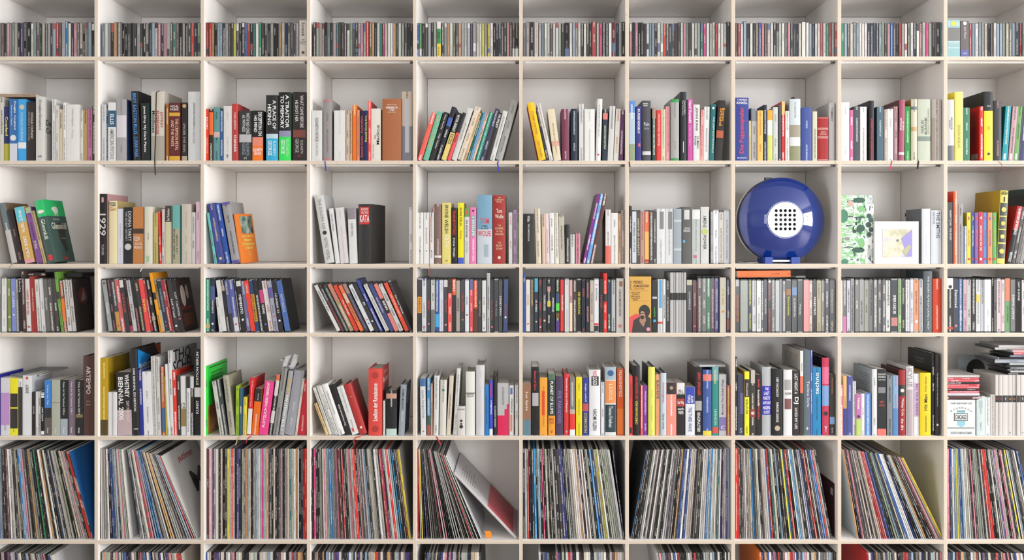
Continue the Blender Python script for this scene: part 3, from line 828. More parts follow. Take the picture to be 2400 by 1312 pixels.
parse('dvd', 470, 620, .2125, 'dvd', """
58 103 150 3a9a7a Id8f0e4 b=.84,.92,c8b878
108 159 150 36405a b=.15,.4,5a6a9a o=.84,eee,.24
206 238 360 dcdcda B L-40
241 292 160 e0e0de L-76 Ibbb
295 331 160 363436 L-80 b=.12,.22,b8a898
334 373 160 5f6a94 L-78 t=MALLICK,e4e4f0,.05,.3,.5 b=.65,.98,36383e
377 433 165 6a72b8 L-78 b=.72,.98,dcdcdc o=.85,c85a58,.2
436 456 165 4a484a L-76
458 511 170 343236 L-72 b=.02,.12,d8d8d6 t=MEMENTO,fff,.28,.65,.55 o=.76,eee,.24
515 556 170 8a88b8 L-76 Ie4e4f8
560 606 165 ea523c L-86 t=TOMATOES,fcd8c8,.08,.26,.5
612 656 165 345a8a L-86 b=.28,.8,d8a83a t=LÉON_OF_MANILA,3a3a3a,.3,.78,.5
660 703 165 343436 L-86 Ieee
708 754 165 343436 L-86 b=.2,.45,d8508c t=NUEVAS,fff,.48,.65,.6 o=.85,5a8ac0,.25
758 810 165 e4dcdc L-88 Ia83a38
815 861 165 aaaabc L-88 b=.15,.35,6a60a8 o=.7,d07a70,.24
868 916 165 36343a L-88 t=NUMBER_23,ddd,.25,.65,.45 o=.78,eee,.24
935 996 165 5a7ab8 L-106 C2a2c30 t=NOTORIOUS,c8d8f0,.28,.62,.45
1512 1554 215 e0e0de L-272 t=PANDORA'S_BOX,4a4a4a,.12,.6,.45
1558 1601 218 343234 L-270 t=PSYCHO,ddd,.1,.34,.5 Ib85a54
1605 1651 218 464a48 L-266 Ib8c0bc
1655 1702 215 b09a7a L-262 b=0,.35,c88a78
1712 1759 215 ea503c L-262 t=The_Passenger,fff,.3,.7,.5
1768 1812 215 e88252 L-262 b=.2,.4,e0c0a8
1820 1867 215 46444a L-262 b=0,.2,a88a8a I8a88b8
1878 1926 212 dcdee2 L-258 t=performance,3a3a3e,.1,.35,.5 o=.75,c88a8a,.22 o=.83,5a8ac0,.22
1930 1977 212 363234 L-256 t=PI,eee,.35,.48,.6 o=.78,ddd,.24
1984 2022 160 3a4a9c L-280 Id8dcec
2046 2092 205 d8d8d6 L-262
2098 2146 205 465088 L-256 t=KOLMÅRDEN,e4e4f0,.25,.65,.45
2150 2196 202 e08a80 L-252 b=.32,.62,2a2828 t=RIFIFI,fff,.34,.58,.55
2200 2246 202 d0d0ce L-250
2262 2308 190 ea5230 L-252 t=DIE_REGENSCHIRME,f8d8c8,.25,.7,.4
2310 2342 180 3a2c2a L-248 t=Die_rote_Wüste,f0e8e4,.28,.64,.6
""")
parse('dvd', 960, 620, .21667, 'dvd', """
85 131 150 343436 b=.34,.64,e9a83a t=FARGO,5a2a1a,.36,.62,.5
134 181 140 dcdee4 o=.04,4a5aa8,.25 o=.9,c86a68,.25
186 227 155 46464a t=VERTIGO,d84a48,.4,.58,.5 o=.84,e08a88,.25
232 272 152 cfd4cf b=.58,1,7a7e7c
275 321 155 2f5a9a b=.66,.9,4ab0e0
323 366 155 dcdce6 Ib0b0c8
370 413 155 46464a b=.02,.15,dcdcdc t=SCYCO,b85a60,.36,.66,.5 o=.86,e0a0a0,.25
415 459 155 ea5e58 b=0,.27,443c3c Iffd8d0
461 502 155 262428 b=0,.3,ea6a30 t=BARFLY,fff,.03,.24,.6
505 547 160 c0b8ac t=DOGVILLE,4a4440,.36,.6,.5
552 596 160 46484c t=CELLOFAN,c85a58,.2,.66,.45 o=.76,b89a7a,.22
600 642 160 e8ecf0 t=THE_CORNER,5a5a5a,.32,.48,.3 o=.67,a85a58,.22
648 689 160 e2606a b=0,.2,7a78a4 Iffc8c8
692 736 160 da522c b=.55,1,6a3a24 o=.5,e8c8a0,.3
740 779 160 46464a t=METROPOLIS,b8b0a0,.4,.7,.4
785 827 160 e0e0de o=.92,b0a890,.22
834 870 92 bfc4c6 B
872 911 155 46464a t=SOUTHLAND,b85a60,.4,.76,.45 o=.9,e07a80,.3
915 960 155 46464a t=THE_HOLE,8a9aa0,.38,.72,.4
963 1004 155 565658 t=DEAD_MAN,ddd,.32,.68,.5
1012 1058 150 4a5a88 L10 t=ALEXANDRA,c85a58,.48,.7,.4 o=.72,eee,.25
1225 1256 95 3a5aa0 B t=eine,fff,.06,.16,.4
1260 1303 150 e8e4dc t=EASY_RIDER,c8a848,.3,.5,.4 o=.84,c85a58,.22
1306 1343 150 565654 Id8b878
1350 1389 150 364250 b=0,.25,5ab0d0 t=DR_PHIBES,e4e8ec,.4,.62,.5 o=.8,eee,.22
1395 1433 150 46464a Ic85a58 o=.9,eee,.24
1438 1481 150 46464c t=THUMBSUCKER,dde4e8,.3,.6,.5 o=.78,d8d0c0,.28
1488 1526 150 2a2f38 b=.15,.24,c89a98 b=.42,.52,d8c84a
1530 1573 150 2a2f38 t=IMBERNE,dde4e8,.36,.62,.5
1580 1623 150 2a4a30 b=.28,.45,3a5a7c b=.46,.6,5ada58 b=.64,.74,7a5a2a b=.78,.98,5a3a8c
1632 1671 150 ea504a t=TRAUMSCHIFF,fff,.3,.6,.4
1678 1723 152 dcdee0 Ibbb
1728 1761 155 e0b0b0 b=.45,.98,f0dcc0
1765 1808 158 56504e o=.85,b8b0a8,.22
1812 1854 155 2a2c30 t=DIE_VERACHTUNG,e0dc38,.25,.66,.6
1860 1902 155 2c3442 Ic85a60
1908 1947 158 2c3442 Ie08a88
1952 1993 158 c8c0b4 t=THE_VIRGIN_SUICIDES,5a5450,.25,.66,.35 o=.78,c88a88,.2
1997 2046 150 e6e8ec b=.83,.87,dc3a38 o=.12,e0a0b0,.2 t=NATIONAL,4a4a4a,.18,.42,.3 b=.88,.98,2a2a2a
2055 2093 155 343436 t=HAMLET,c85a58,.28,.58,.5
2096 2136 95 e23e38 B b=.35,.48,2a2426 Ifcd0c8
2140 2179 155 3a4a5a Id0d4a8 o=.9,eee,.25
2185 2226 152 c0c4c8
2235 2316 150 dad6d2 B b=.05,.15,a87a5a,.4,.85 t=LUKAS_MOODYSSON,4a4644,.2,.7,.3 o=.88,dc8a88,.25
""")
parse('dvd', 1460, 620, .21667, 'dvd', """
316 369 165 22262c t=.hack//SIGN,5ac85a,.52,.7,.3 o=.78,58b4e4,.3 b=.32,.36,ccd
375 431 158 dfe4e6 B b=.02,.54,5aaee2,.3,.85 b=.8,.84,d84a48
433 461 158 e8e8e6 B I222
464 506 165 343436 Ib8b8b8
510 546 85 cacaca B N b=.34,.46,2a2a28
547 572 85 c4c4c4 B N b=.34,.46,2a2a28
573 601 85 c8c8c8 B N b=.34,.46,2a2a28
602 630 85 c0c0c0 B N b=.34,.46,2a2a28
631 656 85 bcbcbc B N b=.34,.46,2a2a28
657 684 85 c4c4c4 B N b=.34,.46,2a2a28
690 751 165 3a3c40 b=0,.1,c8c8b0 t=LAWRENCE,ddd,.2,.6,.3
756 799 165 7c3a4a t=TOUCH_OF_EVIL,f0d8dc,.25,.5,.4 o=.88,e08a98,.25
806 853 140 6c5c5c Idcd8d4
856 902 140 7a7a7a Idcd8d4
904 948 140 3a7c5c Id8f0e4
950 991 140 6c3c4c Ie8c8d0
994 1036 140 5c5ca4 Id8d8f4
1048 1116 140 e8e4d4 B t=spike_&_co,e0b040,.2,.5,.4,u o=.62,f0a050,.2
1122 1161 160 3a3562 b=.75,.95,a86a5a
1213 1263 155 464648 b=.02,.14,c8c8c8,.15,.85 t=THE_SINGING_DETECTIVE,ea8848,.3,.8,.45
1270 1351 160 a4aaa2 N
1356 1396 160 364250 Id8dc70
1400 1442 160 d8dadc I777
1448 1493 160 dcdee0 I999
1496 1520 165 6a6a6c
1522 1563 160 464652 t=SHOSHONI,ddd,.35,.66,.4
1568 1606 155 2a2a2e o=.05,eee,.35 Ic84a4a
1608 1646 158 7a7a78 Id0d0c8
1650 1690 160 c4c8cc N
1692 1726 160 aab0b8 N
1728 1759 165 8a8a8a
1763 1821 160 444446 b=.18,.3,b08a6a t=Sincronize,dcdc58,.32,.68,.42
1828 1883 160 56585a b=.15,.3,8aa8d0 t=AUDEPHON,ddd,.35,.7,.4
1890 1946 160 46484c t=Voices,ddd,.42,.7,.4
1955 2013 155 f0a0a0 N
2016 2048 160 d8c8c0
2052 2096 160 2a1d1a t=MAESTRO,fff,.33,.68,.5
2099 2141 160 b8b090 I6a6a50
2145 2183 160 9a9a98
2188 2229 155 56565c Iddd o=.85,eee,.22
2235 2291 160 66666a Id0d0c0
""")
parse('dvd', 1900, 620, .20833, 'dvd', """
345 359 165 eeeeec
362 404 165 7a7a7c b=.7,1,d884b4
408 446 165 ccccda
450 492 160 9a9a9a I333
500 543 160 8c8c8c
548 599 155 aaaaaa I333
603 653 165 a8a8a0 I5a7a3a
658 702 160 8a8a8c I222
708 750 160 8a8c8c
755 802 160 7a7a7c Iddd
808 846 160 7a7c84
848 896 165 dcdcda I333 t=SHIJUYA,3a3a3a,.3,.5,.6
903 979 160 4a5058 b=.72,.88,c88a88 t=SPEER_UND_ER,eee,.3,.66,.45
985 1019 155 b0d0a0
1022 1064 155 464644 Ic8c8a0
1068 1112 155 e4e8ec
1120 1156 155 dcdce4
1160 1216 155 e8a888 o=.8,e8e8f0,.3
1222 1262 160 cccccc I444
1268 1368 75 6a747a H t=THE_SHORT_FILMS_OF_DAVID_LYNCH,e4e8ea,.08,.95,.2
1372 1466 158 e25838 H Iffe0d0
1535 1604 152 3a3e44 b=0,.2,e4e4e4 o=.16,2a2a2a,.3 b=.9,.94,c83a38
1606 1661 152 55585c t=Destricted,f0f0f0,.22,.54,.55 o=.88,c88a88,.3
1663 1713 150 3a6aa0 t=ZIDANE,e4ecf4,.6,.78,.5 Ie4ecf4
1718 1756 155 d0b8c0 I8a3a4a
1759 1806 155 cccccc
1812 1856 155 464646 Ie4e4e4
1860 1909 155 dcdee0 b=.3,.44,dccc68
1912 1951 160 c8ccd4
1955 2031 155 e4e6e8 Ib8bcc0
2036 2060 145 36363a
2063 2092 155 7a7a78 I222
2095 2141 155 e0ccd0
2145 2182 155 e4d0d4
2186 2246 155 7ab07a b=0,.42,f08a68
2250 2305 155 8a8c8c t=AVANT-GARDE,eee,.3,.76,.45,u
2308 2371 165 1f1f22 t=DAY_IS_DONE,e8e8e8,.05,.4,.35
2375 2420 160 dedcdc
""")
# ================================================================ art book row
parse('c', 0, 785, .20417, 'paper', """
-80 4 450 2a2aa0 H
8 113 490 dcdade b=.26,.82,c49ad0 I9a7a9a
116 205 495 f0e82a b=.27,.51,332a28 b=.535,.88,332a28
208 259 500 eceaea b=.15,1,3a3436
262 366 465 e6e8ea Cdcdee0 b=.02,.065,dc5a58,.35,.6 t=2007,4a4a4a,.15,.3,.32,u
368 406 655 322a30 Ib8a8a8
409 438 650 dcdad8
440 466 650 c8c8c4
470 509 660 242224 b=0,.02,eee b=.03,.06,eee b=.075,.12,eee b=.9,.98,eee t=LISTE_2007,f0f0f0,.2,.8,.45,u
512 590 520 4a90d8 b=.5,.68,2a2a22 b=.68,1,6a6058 t=Frieze_Art_Fair,dce8f4,.04,.5,.25 t=frieze,e4e4e4,.86,.96,.25
593 690 515 b9bcb0 b=.4,.42,a09888 t=frieze,e4e4e4,.86,.96,.25
692 779 515 242c2a b=.7,1,b0b8be t=Frieze_Art_Fair_Yearbook_2005-6,d8dcd8,.04,.63,.25 t=frieze,eef,.86,.96,.25
781 866 512 8a7a88 t=Frieze_Art_Fair_Yearbook_2006-7,e4dce4,.04,.63,.25 t=frieze,eee,.86,.96,.25
868 953 515 2a2a28 b=.62,.68,8a7858 t=Frieze_Art_Fair_Yearbook_2007-8,e4e4e0,.04,.63,.25 t=frieze,eee,.86,.96,.25
955 1086 240 5c3f38 H t=ARTEMPO,d8d0cc,.13,.48,.38 t=Where_Time,b0a09a,.56,.58,.35,h t=Becomes_Art,b0a09a,.6,.62,.4,h
1152 1240 265 c9a81a Cbc9c12 b=.8,1,5e4e1c Ifff0a0
1242 1296 655 e8e8ea N
1298 1346 655 e8e8ea N
1350 1522 425 2a2628 L-20 b=.6,1,c8b4b6 t=WHITNEY,fff,.04,.4,.3,d,.22 t=BIENNIAL_2006,fff,.08,.76,.32,d,-.2 t=DAY_FOR_NIGHT,e8d8d8,.46,.8,.2,d,.25
1525 1604 158 2a2a2c H L-30 C241d1a t=2008_BIENNIAL_EXHIBITION,f0f0f0,.22,.72,.32 b=.92,.93,eee,.2,.8
1607 1652 400 2a3a9c L-22
1655 1756 420 e8e8ea L-25 I8a8a8a
1760 1808 245 dcdad8 L-30
1810 1850 250 d6d6d4 L-26
1865 1903 365 e08050 L-22 b=.6,.95,5a7ab0
1905 1922 480 c8c03a L-20
1926 1951 335 e8e8ea L-34
1955 1996 180 e4e4e4 L-30 D.24 I222
1998 2042 405 ea4838 L-22 Ifff
2045 2078 465 46464a L-16
2081 2139 470 e4e4e2 L-10 b=.55,.85,a08a50 t=12,7a6a4a,.45,.54,.7,h
2141 2184 475 e8e8e8 b=0,.2,2a2426
2187 2226 475 3a3236 b=0,.2,dcdcdc Ieee
2229 2305 155 222426 b=.45,.56,eaeaea t=STATION_BERLIN,fff,.04,.42,.35,u t=KUNST,fff,.6,.75,.4,u
""")
parse('c', 470, 785, .2125, 'paper', """
52 84 340 2ae04a C2adc48 D.2
215 260 510 d0d0ca L-92
263 311 490 4a5450 L-95 C3a403e Iddd
320 384 445 b4b2a2 H L-76 Caca994
386 420 560 a8cc2a L4
422 460 590 3f6a80 L4
465 505 685 f0e04a L8
508 556 470 e23034 L42 Cd83036 b=.54,.98,e8e8e6 t=The_Philosophy_of_Andy_Warhol,f4e4e0,.05,.5,.32
558 636 590 f07a1a L48 b=0,.28,2a2420 o=.12,f0f0e8,.06 o=.16,f0f0e8,.06 o=.2,f0f0e8,.06 o=.24,f0f0e8,.06
640 742 510 f0509a L72 t=PLÖTZLICH_DIESE,fff,.3,.86,.34,u,-.1 t=ÜBERSICHT,fff,.02,.28,.34,u,-.1
748 790 435 2a2426 L92 b=0,.1,e87a50 b=.1,.35,dddad8 b=.6,.8,dddad8
795 856 365 a0a09e H L106
866 920 395 b0b0b2 H L106 t=METROPOLITAN,fff,.38,.92,.55,u t=VIEWS,ecc860,.12,.36,.55,u
924 1036 390 a8a9b0 H L112 Id0d0d4
1040 1064 480 e0dcd0 L84
1070 1164 490 d8384a L42 Ce24a58 Ifcd4d4
1385 1416 755 e8c890 L-136
1420 1456 580 e6e4de L-186
1459 1487 560 dededc L-186
1490 1524 560 e8e8e6 L-190
1527 1600 540 f0f0ee H L-196
1603 1670 545 2a2a2a L-190 t=Der_Haschisch-Club,eee,.4,.82,.32,u
1674 1754 565 e6e6e6 L-178 I999 b=.86,.94,d8605a,.2,.5
1757 1846 540 c0403f H L-184 Ca82a2c t=DAS_GENIE,f4d0c8,.2,.3,.3,h o=.86,f0e0dc,.16
1852 2004 370 e2564c H Cdc4a42 t=Lexikon_der_Renaissance,fff,.22,.78,.34,u o=.1,b83c34,.24 o=.9,b83c34,.24
2013 2036 725 ececea
2046 2166 610 22262a H b=.07,.18,d0a090 b=.85,1,c8dcd4
2182 2250 545 a8b0b8 H L26 C3a5a78 t=CORMAC_McCARTHY,34444e,.08,.5,.35 t=THE_ROAD,e0e4e8,.52,.72,.3
""")
parse('c', 960, 785, .21667, 'paper', """
122 180 470 e4e4e6 L-10 b=0,.14,4a7ab0 t=ALAIN_DE_BOTTON,9a9aaa,.2,.7,.4 o=.93,c86a60,.14
186 226 470 3a94c8 b=.65,.82,3a6a4a b=.82,1,b05a40
229 250 525 e8b8a0
256 312 440 e0e0de H L10
320 392 485 dedcd4 H L12 o=.18,4a8a6a,.2
396 442 440 dcd2c0 L36 t=DAS_KLEINE_HANDBUCH,4a4438,.32,.72,.3
470 510 360 e0e0dc L42
515 604 770 dcd8d4 H N t=SHOES,5a5654,.08,.13,.85,h o=.5,3a3444,.16 o=.7,26222a,.22 o=.6,4a4450,.13
608 709 395 e8eae4 H N b=.33,.345,333 t=KAPUTTEN,333,.35,.375,.75,h t=SPRÜCHE,333,.38,.4,.75,h
718 810 325 d8d8da H Ic4c4c6
812 857 540 2a8ad0 t=Atlas_zur_Weltgeschichte_Band_1,234060,.05,.92,.35,u
862 900 490 4a5ad0 b=.88,1,eee t=DESIGN,f4405a,.04,.32,.6,u t=Schnellkurs,fff,.36,.62,.5,u
903 946 445 2a2c2a H t=DESIGN_ADDICTS,ddd,.5,.86,.4,u
950 1074 520 c4c4c6 b=.62,1,e01262,.0,.98 b=.5,.62,e01262,.62,.98 b=.4,.5,e01262,.82,.98 t=NEUE_ARCHITEKTUR,8a8a8a,.08,.42,.18,u
1080 1127 545 e8e8e6 b=.05,.18,5a7ac8,.2,.7 t=Architektur,3a4450,.25,.55,.4,u b=.58,.92,e89078,.2,.65
1140 1176 540 e8e8e8
1225 1312 520 a07a62 b=.7,1,6a8a98 t=Luc_Sante,f0e8e0,.1,.6,.3
1318 1399 345 1f1f22 b=.38,.57,b8b8be,.1,.95 t=Sisters_of_Gore,e4506a,.06,.34,.3
1406 1491 460 f2b04a b=.23,.65,e4502a,.3,.66 Ic87a20
1498 1576 420 3a4a40 b=0,.1,5a7a66 b=.68,1,efa52a t=PLANET_OF_SLUMS,fff,.12,.65,.42 t=MIKE,c8583a,.72,.76,.6,h t=DAVIS,c8583a,.77,.81,.65,h t=V,333,.92,.96,.3,h
1580 1662 445 5a4a66 t=EVIL_PARADISES,9080b8,.25,.8,.48
1669 1724 420 e2464a H t=Senseless_acts_of_Beauty,fcdcd8,.05,.65,.45 t=V,eee,.92,.96,.3,h
1730 1791 460 8a8886 b=.55,.63,c8b8a8 b=.63,.9,ea3c32 b=.9,1,eee
1799 1866 455 f2e02a Ia8982a
1871 1936 460 3a489a b=.45,.58,c85a60 t=douglas_rushkoff,eee,.1,.42,.32 t=COERCION,ecdc3c,.61,.95,.42
1942 2064 375 eceef0 H b=.1,.24,222,.2,.85 t=NO,ea3a36,.02,.1,.35 t=LOGO,fff,.11,.23,.4 t=NAOMI_KLEIN,3a3a3a,.6,.92,.34
2070 2108 510 ececf4
2114 2233 345 e8e8e8 H b=0,.19,b0c0cc b=.2,.53,efa060 b=.55,.95,1f4450 o=.09,3a6a9a,.28 t=Thomas_Friedman,eee,.57,.88,.34 t=LEXUS,f8e0c8,.25,.48,.3
2244 2318 365 e8641a b=.6,.98,f08420 t=FREAKONOMICS,fceee0,.02,.42,.48
""")
parse('c', 1460, 785, .21667, 'paper', """
66 105 440 e0484a t=Funny_Business,3a2424,.05,.46,.45 b=.87,.97,222,.2,.8
108 184 332 2a2426 H C4a5254 t=CHRISTIAN_MIKUNDA,ecd83a,.5,.84,.36,u t=DER_VERBOTENE_ORT,ea3a38,.15,.48,.36,u
190 216 545 e8707a
218 267 545 8a4aa8 Ie4c8f0
272 346 345 e8e87a H C3a4448 Ic8c850
349 401 425 f0b080 t=BURN_RATE,46566a,.1,.4,.5
404 469 410 ccd8e0 H C4a6a78 t=NetEconomy,c85a78,.12,.5,.4,u t=Kevin_Kelly,344450,.64,.9,.36,u
470 578 515 f0a090 b=0,.22,2a1a18 Ifff o=.1,b89a88,.18
580 670 518 2a2628 b=0,.22,e8e8e8 b=.3,.45,b03a34 t=BILL,333,.13,.17,.5,h t=GATES,333,.18,.22,.7,h t=Der_Weg,fff,.34,.42,.75,h t=nach,fff,.47,.52,.7,h t=vorn,fff,.54,.6,.6,h
676 778 560 e8eaf0 b=0,.35,2a4ab8 t=ALVIN,fff,.18,.33,.28,d,.2 t=TOFFLER,fff,.16,.34,.28,d,-.15 t=THE_THIRD_WAVE,2a4a9a,.42,.92,.36
781 856 345 1f1f22 C4c322a b=.5,.64,b8b4b0 t=JERRY_SPRINGER,ea3a38,.08,.42,.5 t=RINGMASTER!,eee,.67,.95,.48
862 960 375 4a66a8 H b=.07,.17,e88a84 b=.93,1,f0d84a Ic8d4f0
965 1034 345 3a9a94 b=0,.2,7ab0b8 b=.88,.97,d85a50 t=mcluhan,e8d8a0,.05,.24,.5 t=LEVINSON,b8e4d8,.62,.84,.4
1039 1119 425 c8c8ca b=.7,.92,8a80b8 t=McLuhan_The_Global_Village,4a4a54,.08,.66,.34,u t=C,eee,.84,.9,.5,h
1123 1163 545 e0504a b=.05,.95,e8d070,.35,.55
1213 1237 240 26262a Ieee
1240 1312 430 4a4e66 b=.3,.65,6a6aa0,.4,.9 t=S,bbc,.88,.96,.4,h
1315 1367 395 ecec3a Cf0b820 b=.12,.4,242224 t=David_Toop,eee,.18,.38,.45,u t=RAP_ATTACK,3a3a24,.43,.66,.45,u t=serpent's,3a3a24,.86,.97,.4,u
1371 1434 380 4a4440 b=0,.2,c8c0b8,.2,.9 b=.6,.72,9a3a3a o=.66,d8d0c8,.3
1438 1496 430 2a2426 C8a7a3a t=buttermilk,eee,.25,.52,.4 Id85a5a
1503 1603 345 c0c4c8 H N b=.28,.7,3a34c0 t=THE,fff,.3,.34,.4,h t=LAST,fff,.36,.41,.6,h t=PARTY,fff,.43,.48,.75,h t=ANTHONY,fff,.5,.55,.85,h t=HADEN-,fff,.57,.62,.8,h t=GUEST,fff,.64,.68,.7,h
1610 1726 365 222426 H t=KEEP_ON_DANCIN',eee,.13,.42,.24 t=PARADISE_GARAGE,eee,.5,.8,.24 o=.89,c8b8a0,.25
1736 1831 375 eeeef0 H N b=.15,.31,b0b0b0,.1,.9 b=.44,.6,8a5a5c,.12,.9 t=ALBUM,777,.34,.38,.7,h
1836 1907 385 3a3032 t=LAST_NIGHT_A,eee,.05,.36,.5 t=DJ,fff,.38,.54,.75 t=SAVED_MY_LIFE,eee,.57,.9,.42
1915 1951 170 eceae6 Cccc8c0 D.21 b=.3,.5,e87a60 b=.5,1,2e2828
1958 2027 165 6a7a84 Cb4b8ba t=Techno_Style,dce4e8,.35,.68,.5,d,.1 t=+,eee,.9,.94,.4,h D.2
2029 2050 165 6a74c8 D.2
2052 2142 350 2a94c4 t=techno,fff,.05,.42,.45,u I1a5a80
2152 2231 245 d04a6a H C1a1416 b=.36,.62,8ab0e0 b=.12,.34,e87aa0 o=.72,2a2a2a,.3 t=Y,eee,.88,.96,.4,h
2236 2292 425 4a4440 t=Altered_State,c88a60,.06,.32,.32 b=.7,.82,8ab0d8 t=S,bbb,.88,.96,.4,h
""")
parse('c', 1900, 785, .20833, 'paper', """
335 363 560 ee8a98 Ifff
367 405 460 e8c088 b=.55,1,3a4a9a I9a7a4a
408 471 460 5a64a8 Idde
472 509 520 e8e4e8
511 566 665 c884b8 b=.6,1,c0d878 t=House,fff,.1,.36,.5 o=.54,3a3a34,.3
568 608 660 eef0ee Ib8a8c8
611 676 655 6a98d8 Ie4ecf8
688 746 385 e4e8ea H Cb4bcc0 D.17 I8a9298
748 851 385 2a2c30 b=.9,1,ea7c70 b=.27,.36,8a8a92,.1,.9 t=ENGLAND'S,ddd,.06,.09,.85,h t=DREAMING,ddd,.1,.13,.85,h t=AND_PUNK,ddd,.15,.17,.8,h t=SEX,d85a58,.48,.51,.5,h t=PISTOLS,d85a58,.53,.56,.6,h
858 921 455 8a9298 I333
925 985 455 90b8dc b=.55,1,5a90c8 Ic86a70
989 1066 390 a83034 H C5c2626 b=.23,.4,2a2422 o=.315,e0e0dc,.28 t=Mötley_Crüe,f0e8e4,.44,.7,.5 t=the_dirt,f0e8e4,.74,.92,.45
1073 1156 350 dcd8d8 H Ce4e4e4 t=KYLIE,a8a4a8,.03,.3,.65 b=.34,1,b8acb0,.1,.9
1160 1226 435 eaeaee b=.15,.7,d8b8d8 t=KILL_YOUR_FRIENDS,5a4068,.17,.68,.36
1229 1352 425 f0d824 H Ce4bc12 t=Hit_Men,3a3424,.34,.6,.3,u t=Fredric_Dannen,7a6a24,.06,.3,.15,u t=Zweitausendeins,7a6a24,.68,.94,.15,u
1362 1396 205 2a2624 C262220 D.19
1398 1449 210 262220 H C262220 D.19 t=The_Assassination_of_a_Morning_Record,c8c0b4,.08,.8,.3 o=.87,d8d0c8,.25
1866 1961 690 d4e0e0 I8a9a98 b=.1,.3,b0c4c4,.3,.7
1963 2019 700 e8ecec
2022 2075 670 d8d4d0
2078 2118 450 dcd8d4 N b=.34,.45,242224 t=PUNK,d85a58,.36,.43,.6,h D.15
2120 2158 450 d8d4d0 N b=.34,.45,242224 t=PUNK,d85a8a,.36,.43,.6,h D.15
2160 2219 450 dcd8d6 N b=.34,.45,242224 t=1,ccc,.37,.42,.2,h D.15
2221 2268 450 d8d4d0 N b=.34,.45,242224 t=KULT,e8a05a,.36,.43,.6,h t=K,777,.94,.97,.4,h D.15
2270 2316 450 dcd8d6 N b=.34,.45,242224 t=KULT,e8a05a,.36,.43,.6,h D.15
2318 2358 450 d8d4d0 N b=.34,.45,242224 D.15
2360 2406 450 dcd8d6 N b=.34,.45,242224 t=R,ddd,.37,.42,.3,h t=A,777,.94,.97,.4,h D.15
""")
# ================================================================ discs on the top shelf
PAL = dict(k='262425', d='4c4a4a', g='7e7c7a', s='b8b6b2', w='e6e4e0', c='d8cdbd', n='36415a', b='4666a8', B='3a94d0', l='a0b6c6', t='4f8a86', e='3a9a70', E='22a848',
           f='8a9470', y='e6da50', o='e8732a', O='dcae7c', r='c44a48', R='ea3c34', p='dc94a4', P='da4088', v='5c4e88', u='806064', m='782c3a', h='a8b4a8', x='5c4a44')
def codes(s):
    out = []
    for q in s.split():
        out.append((PAL[q[0]] if q[0] in PAL else PAL[q[0].lower()], float(q[1:]) if len(q) > 1 else 7.0))
    return out
def cds(x0, x1, s):
    L = codes(s); L = [(c, w_ * R.uniform(.9, 1.1)) for c, w_ in L]
    tot = sum(w_ for _, w_ in L); x = x0
    for c, w_ in L:
        wd = w_ / tot * (x1 - x0)
        yt = 53.5 + R.uniform(-1.2, 1.6) - (2.5 if w_ > 8 else 0)
        v = [int(c[i:i + 2], 16) for i in (0, 2, 4)]; j = R.uniform(-14, 14)
        c = ''.join('%02x' % max(0, min(255, int(q + j + R.uniform(-6, 6)))) for q in v)
        v = [int(c[i:i + 2], 16) for i in (0, 2, 4)]; gm = sum(v) / 3
        c = ''.join('%02x' % int((q * .82 + gm * .18) * .96) for q in v)
        bands = []
        if R.random() < .16: bands = [(R.choice((.02, .02, .6, .75)), 0, R.choice(('e0dedb', '4a4848', 'b05a5a', '6a7a9a')))]; bands = [(b[0], b[0] + R.uniform(.08, .25), b[2], .12, .88) for b in bands]
        item('cd', 'cd', x, x + wd * .985, yt, c, pr=R.choice((.9, .6, .3)), bands=bands)
        x += wd
cds(-17, 222, 'p s g u d p s h s d v k9 k10 c l u d s d s d l r u s B10 w d p g c k s l9 d')
cds(239, 470, 'l w s d O g11 k k d k d s d k s n l w p n p s g t g k s k d R n f')
cds(483, 700.5, 'r R O k l l n s d d y d d n b r d t w e d d k s k k O s n d d d s')
cds(734, 967, 'd s s c K l d s t d d d w f k d s p s R9 f O n w e P c w w O d w h d d k')
cds(976.5, 1023.5, 'b E d d s d s')
cds(1034, 1216, 'd s O w f g O s w s v s9 c w y s y w k d n d d p x x k10')
cds(1226, 1465, 'g s10 k10 w10 c l w w g w w w d k12 w l s w d w d d r12 c P d n w m9 n s k9')
cds(1475, 1711, 'p k p k d d w l l d w h R d n d d d w p h d w s h t P w s w r w w s k9')
cds(1723, 1963, 'u r w l8 d w d c b p d c w d h w w s p d n k c w10 w l n w w r w e r s R')
cds(1972, 2211, 'e l u w s l w w w n n n n l f d p B u k r s w f w n w p s8 P h k10 k13 t')
cds(2271, 2410, 'r l w l s w k s w l l s c g l n11 r g s')
parse('cd', 0, 0, 1, 'paper', """
701.5 719.5 48 d8d2c8 N t=Scratch,3a3430,.06,.42,.4 t=Lee,5a5450,.5,.54,.4,h t=Scratch,5a5450,.56,.6,.8,h t=Perry,5a5450,.62,.66,.6,h o=.87,6a4a34,.2 *white_boxed_disc_set
1024 1033 51 e4e2de N b=.2,.62,18a04a b=.62,.98,f0d828 t=ESG,2a4a30,.3,.48,.6 t=YES_PLEASE,8a6a20,.7,.95,.4
2221 2250 47 a8ccd0 N b=.04,.17,b4d4d6 o=.1,e8dc5a,.2 b=.21,.56,8a8a88,.02,.98 b=.58,.6,d8e4e6 b=.74,.76,d8e4e6 t=EINSTEIN,e4eef0,.62,.66,.8,h *pale_blue_portrait_disc_box
2251 2271 49 7e7678 N b=.8,1,6a72b0 t=Jazz_Piano,e4e0e2,.16,.5,.3 o=.07,e4e0e2,.22 t=VERVE,e4e4f4,.88,.92,.5,h
""")
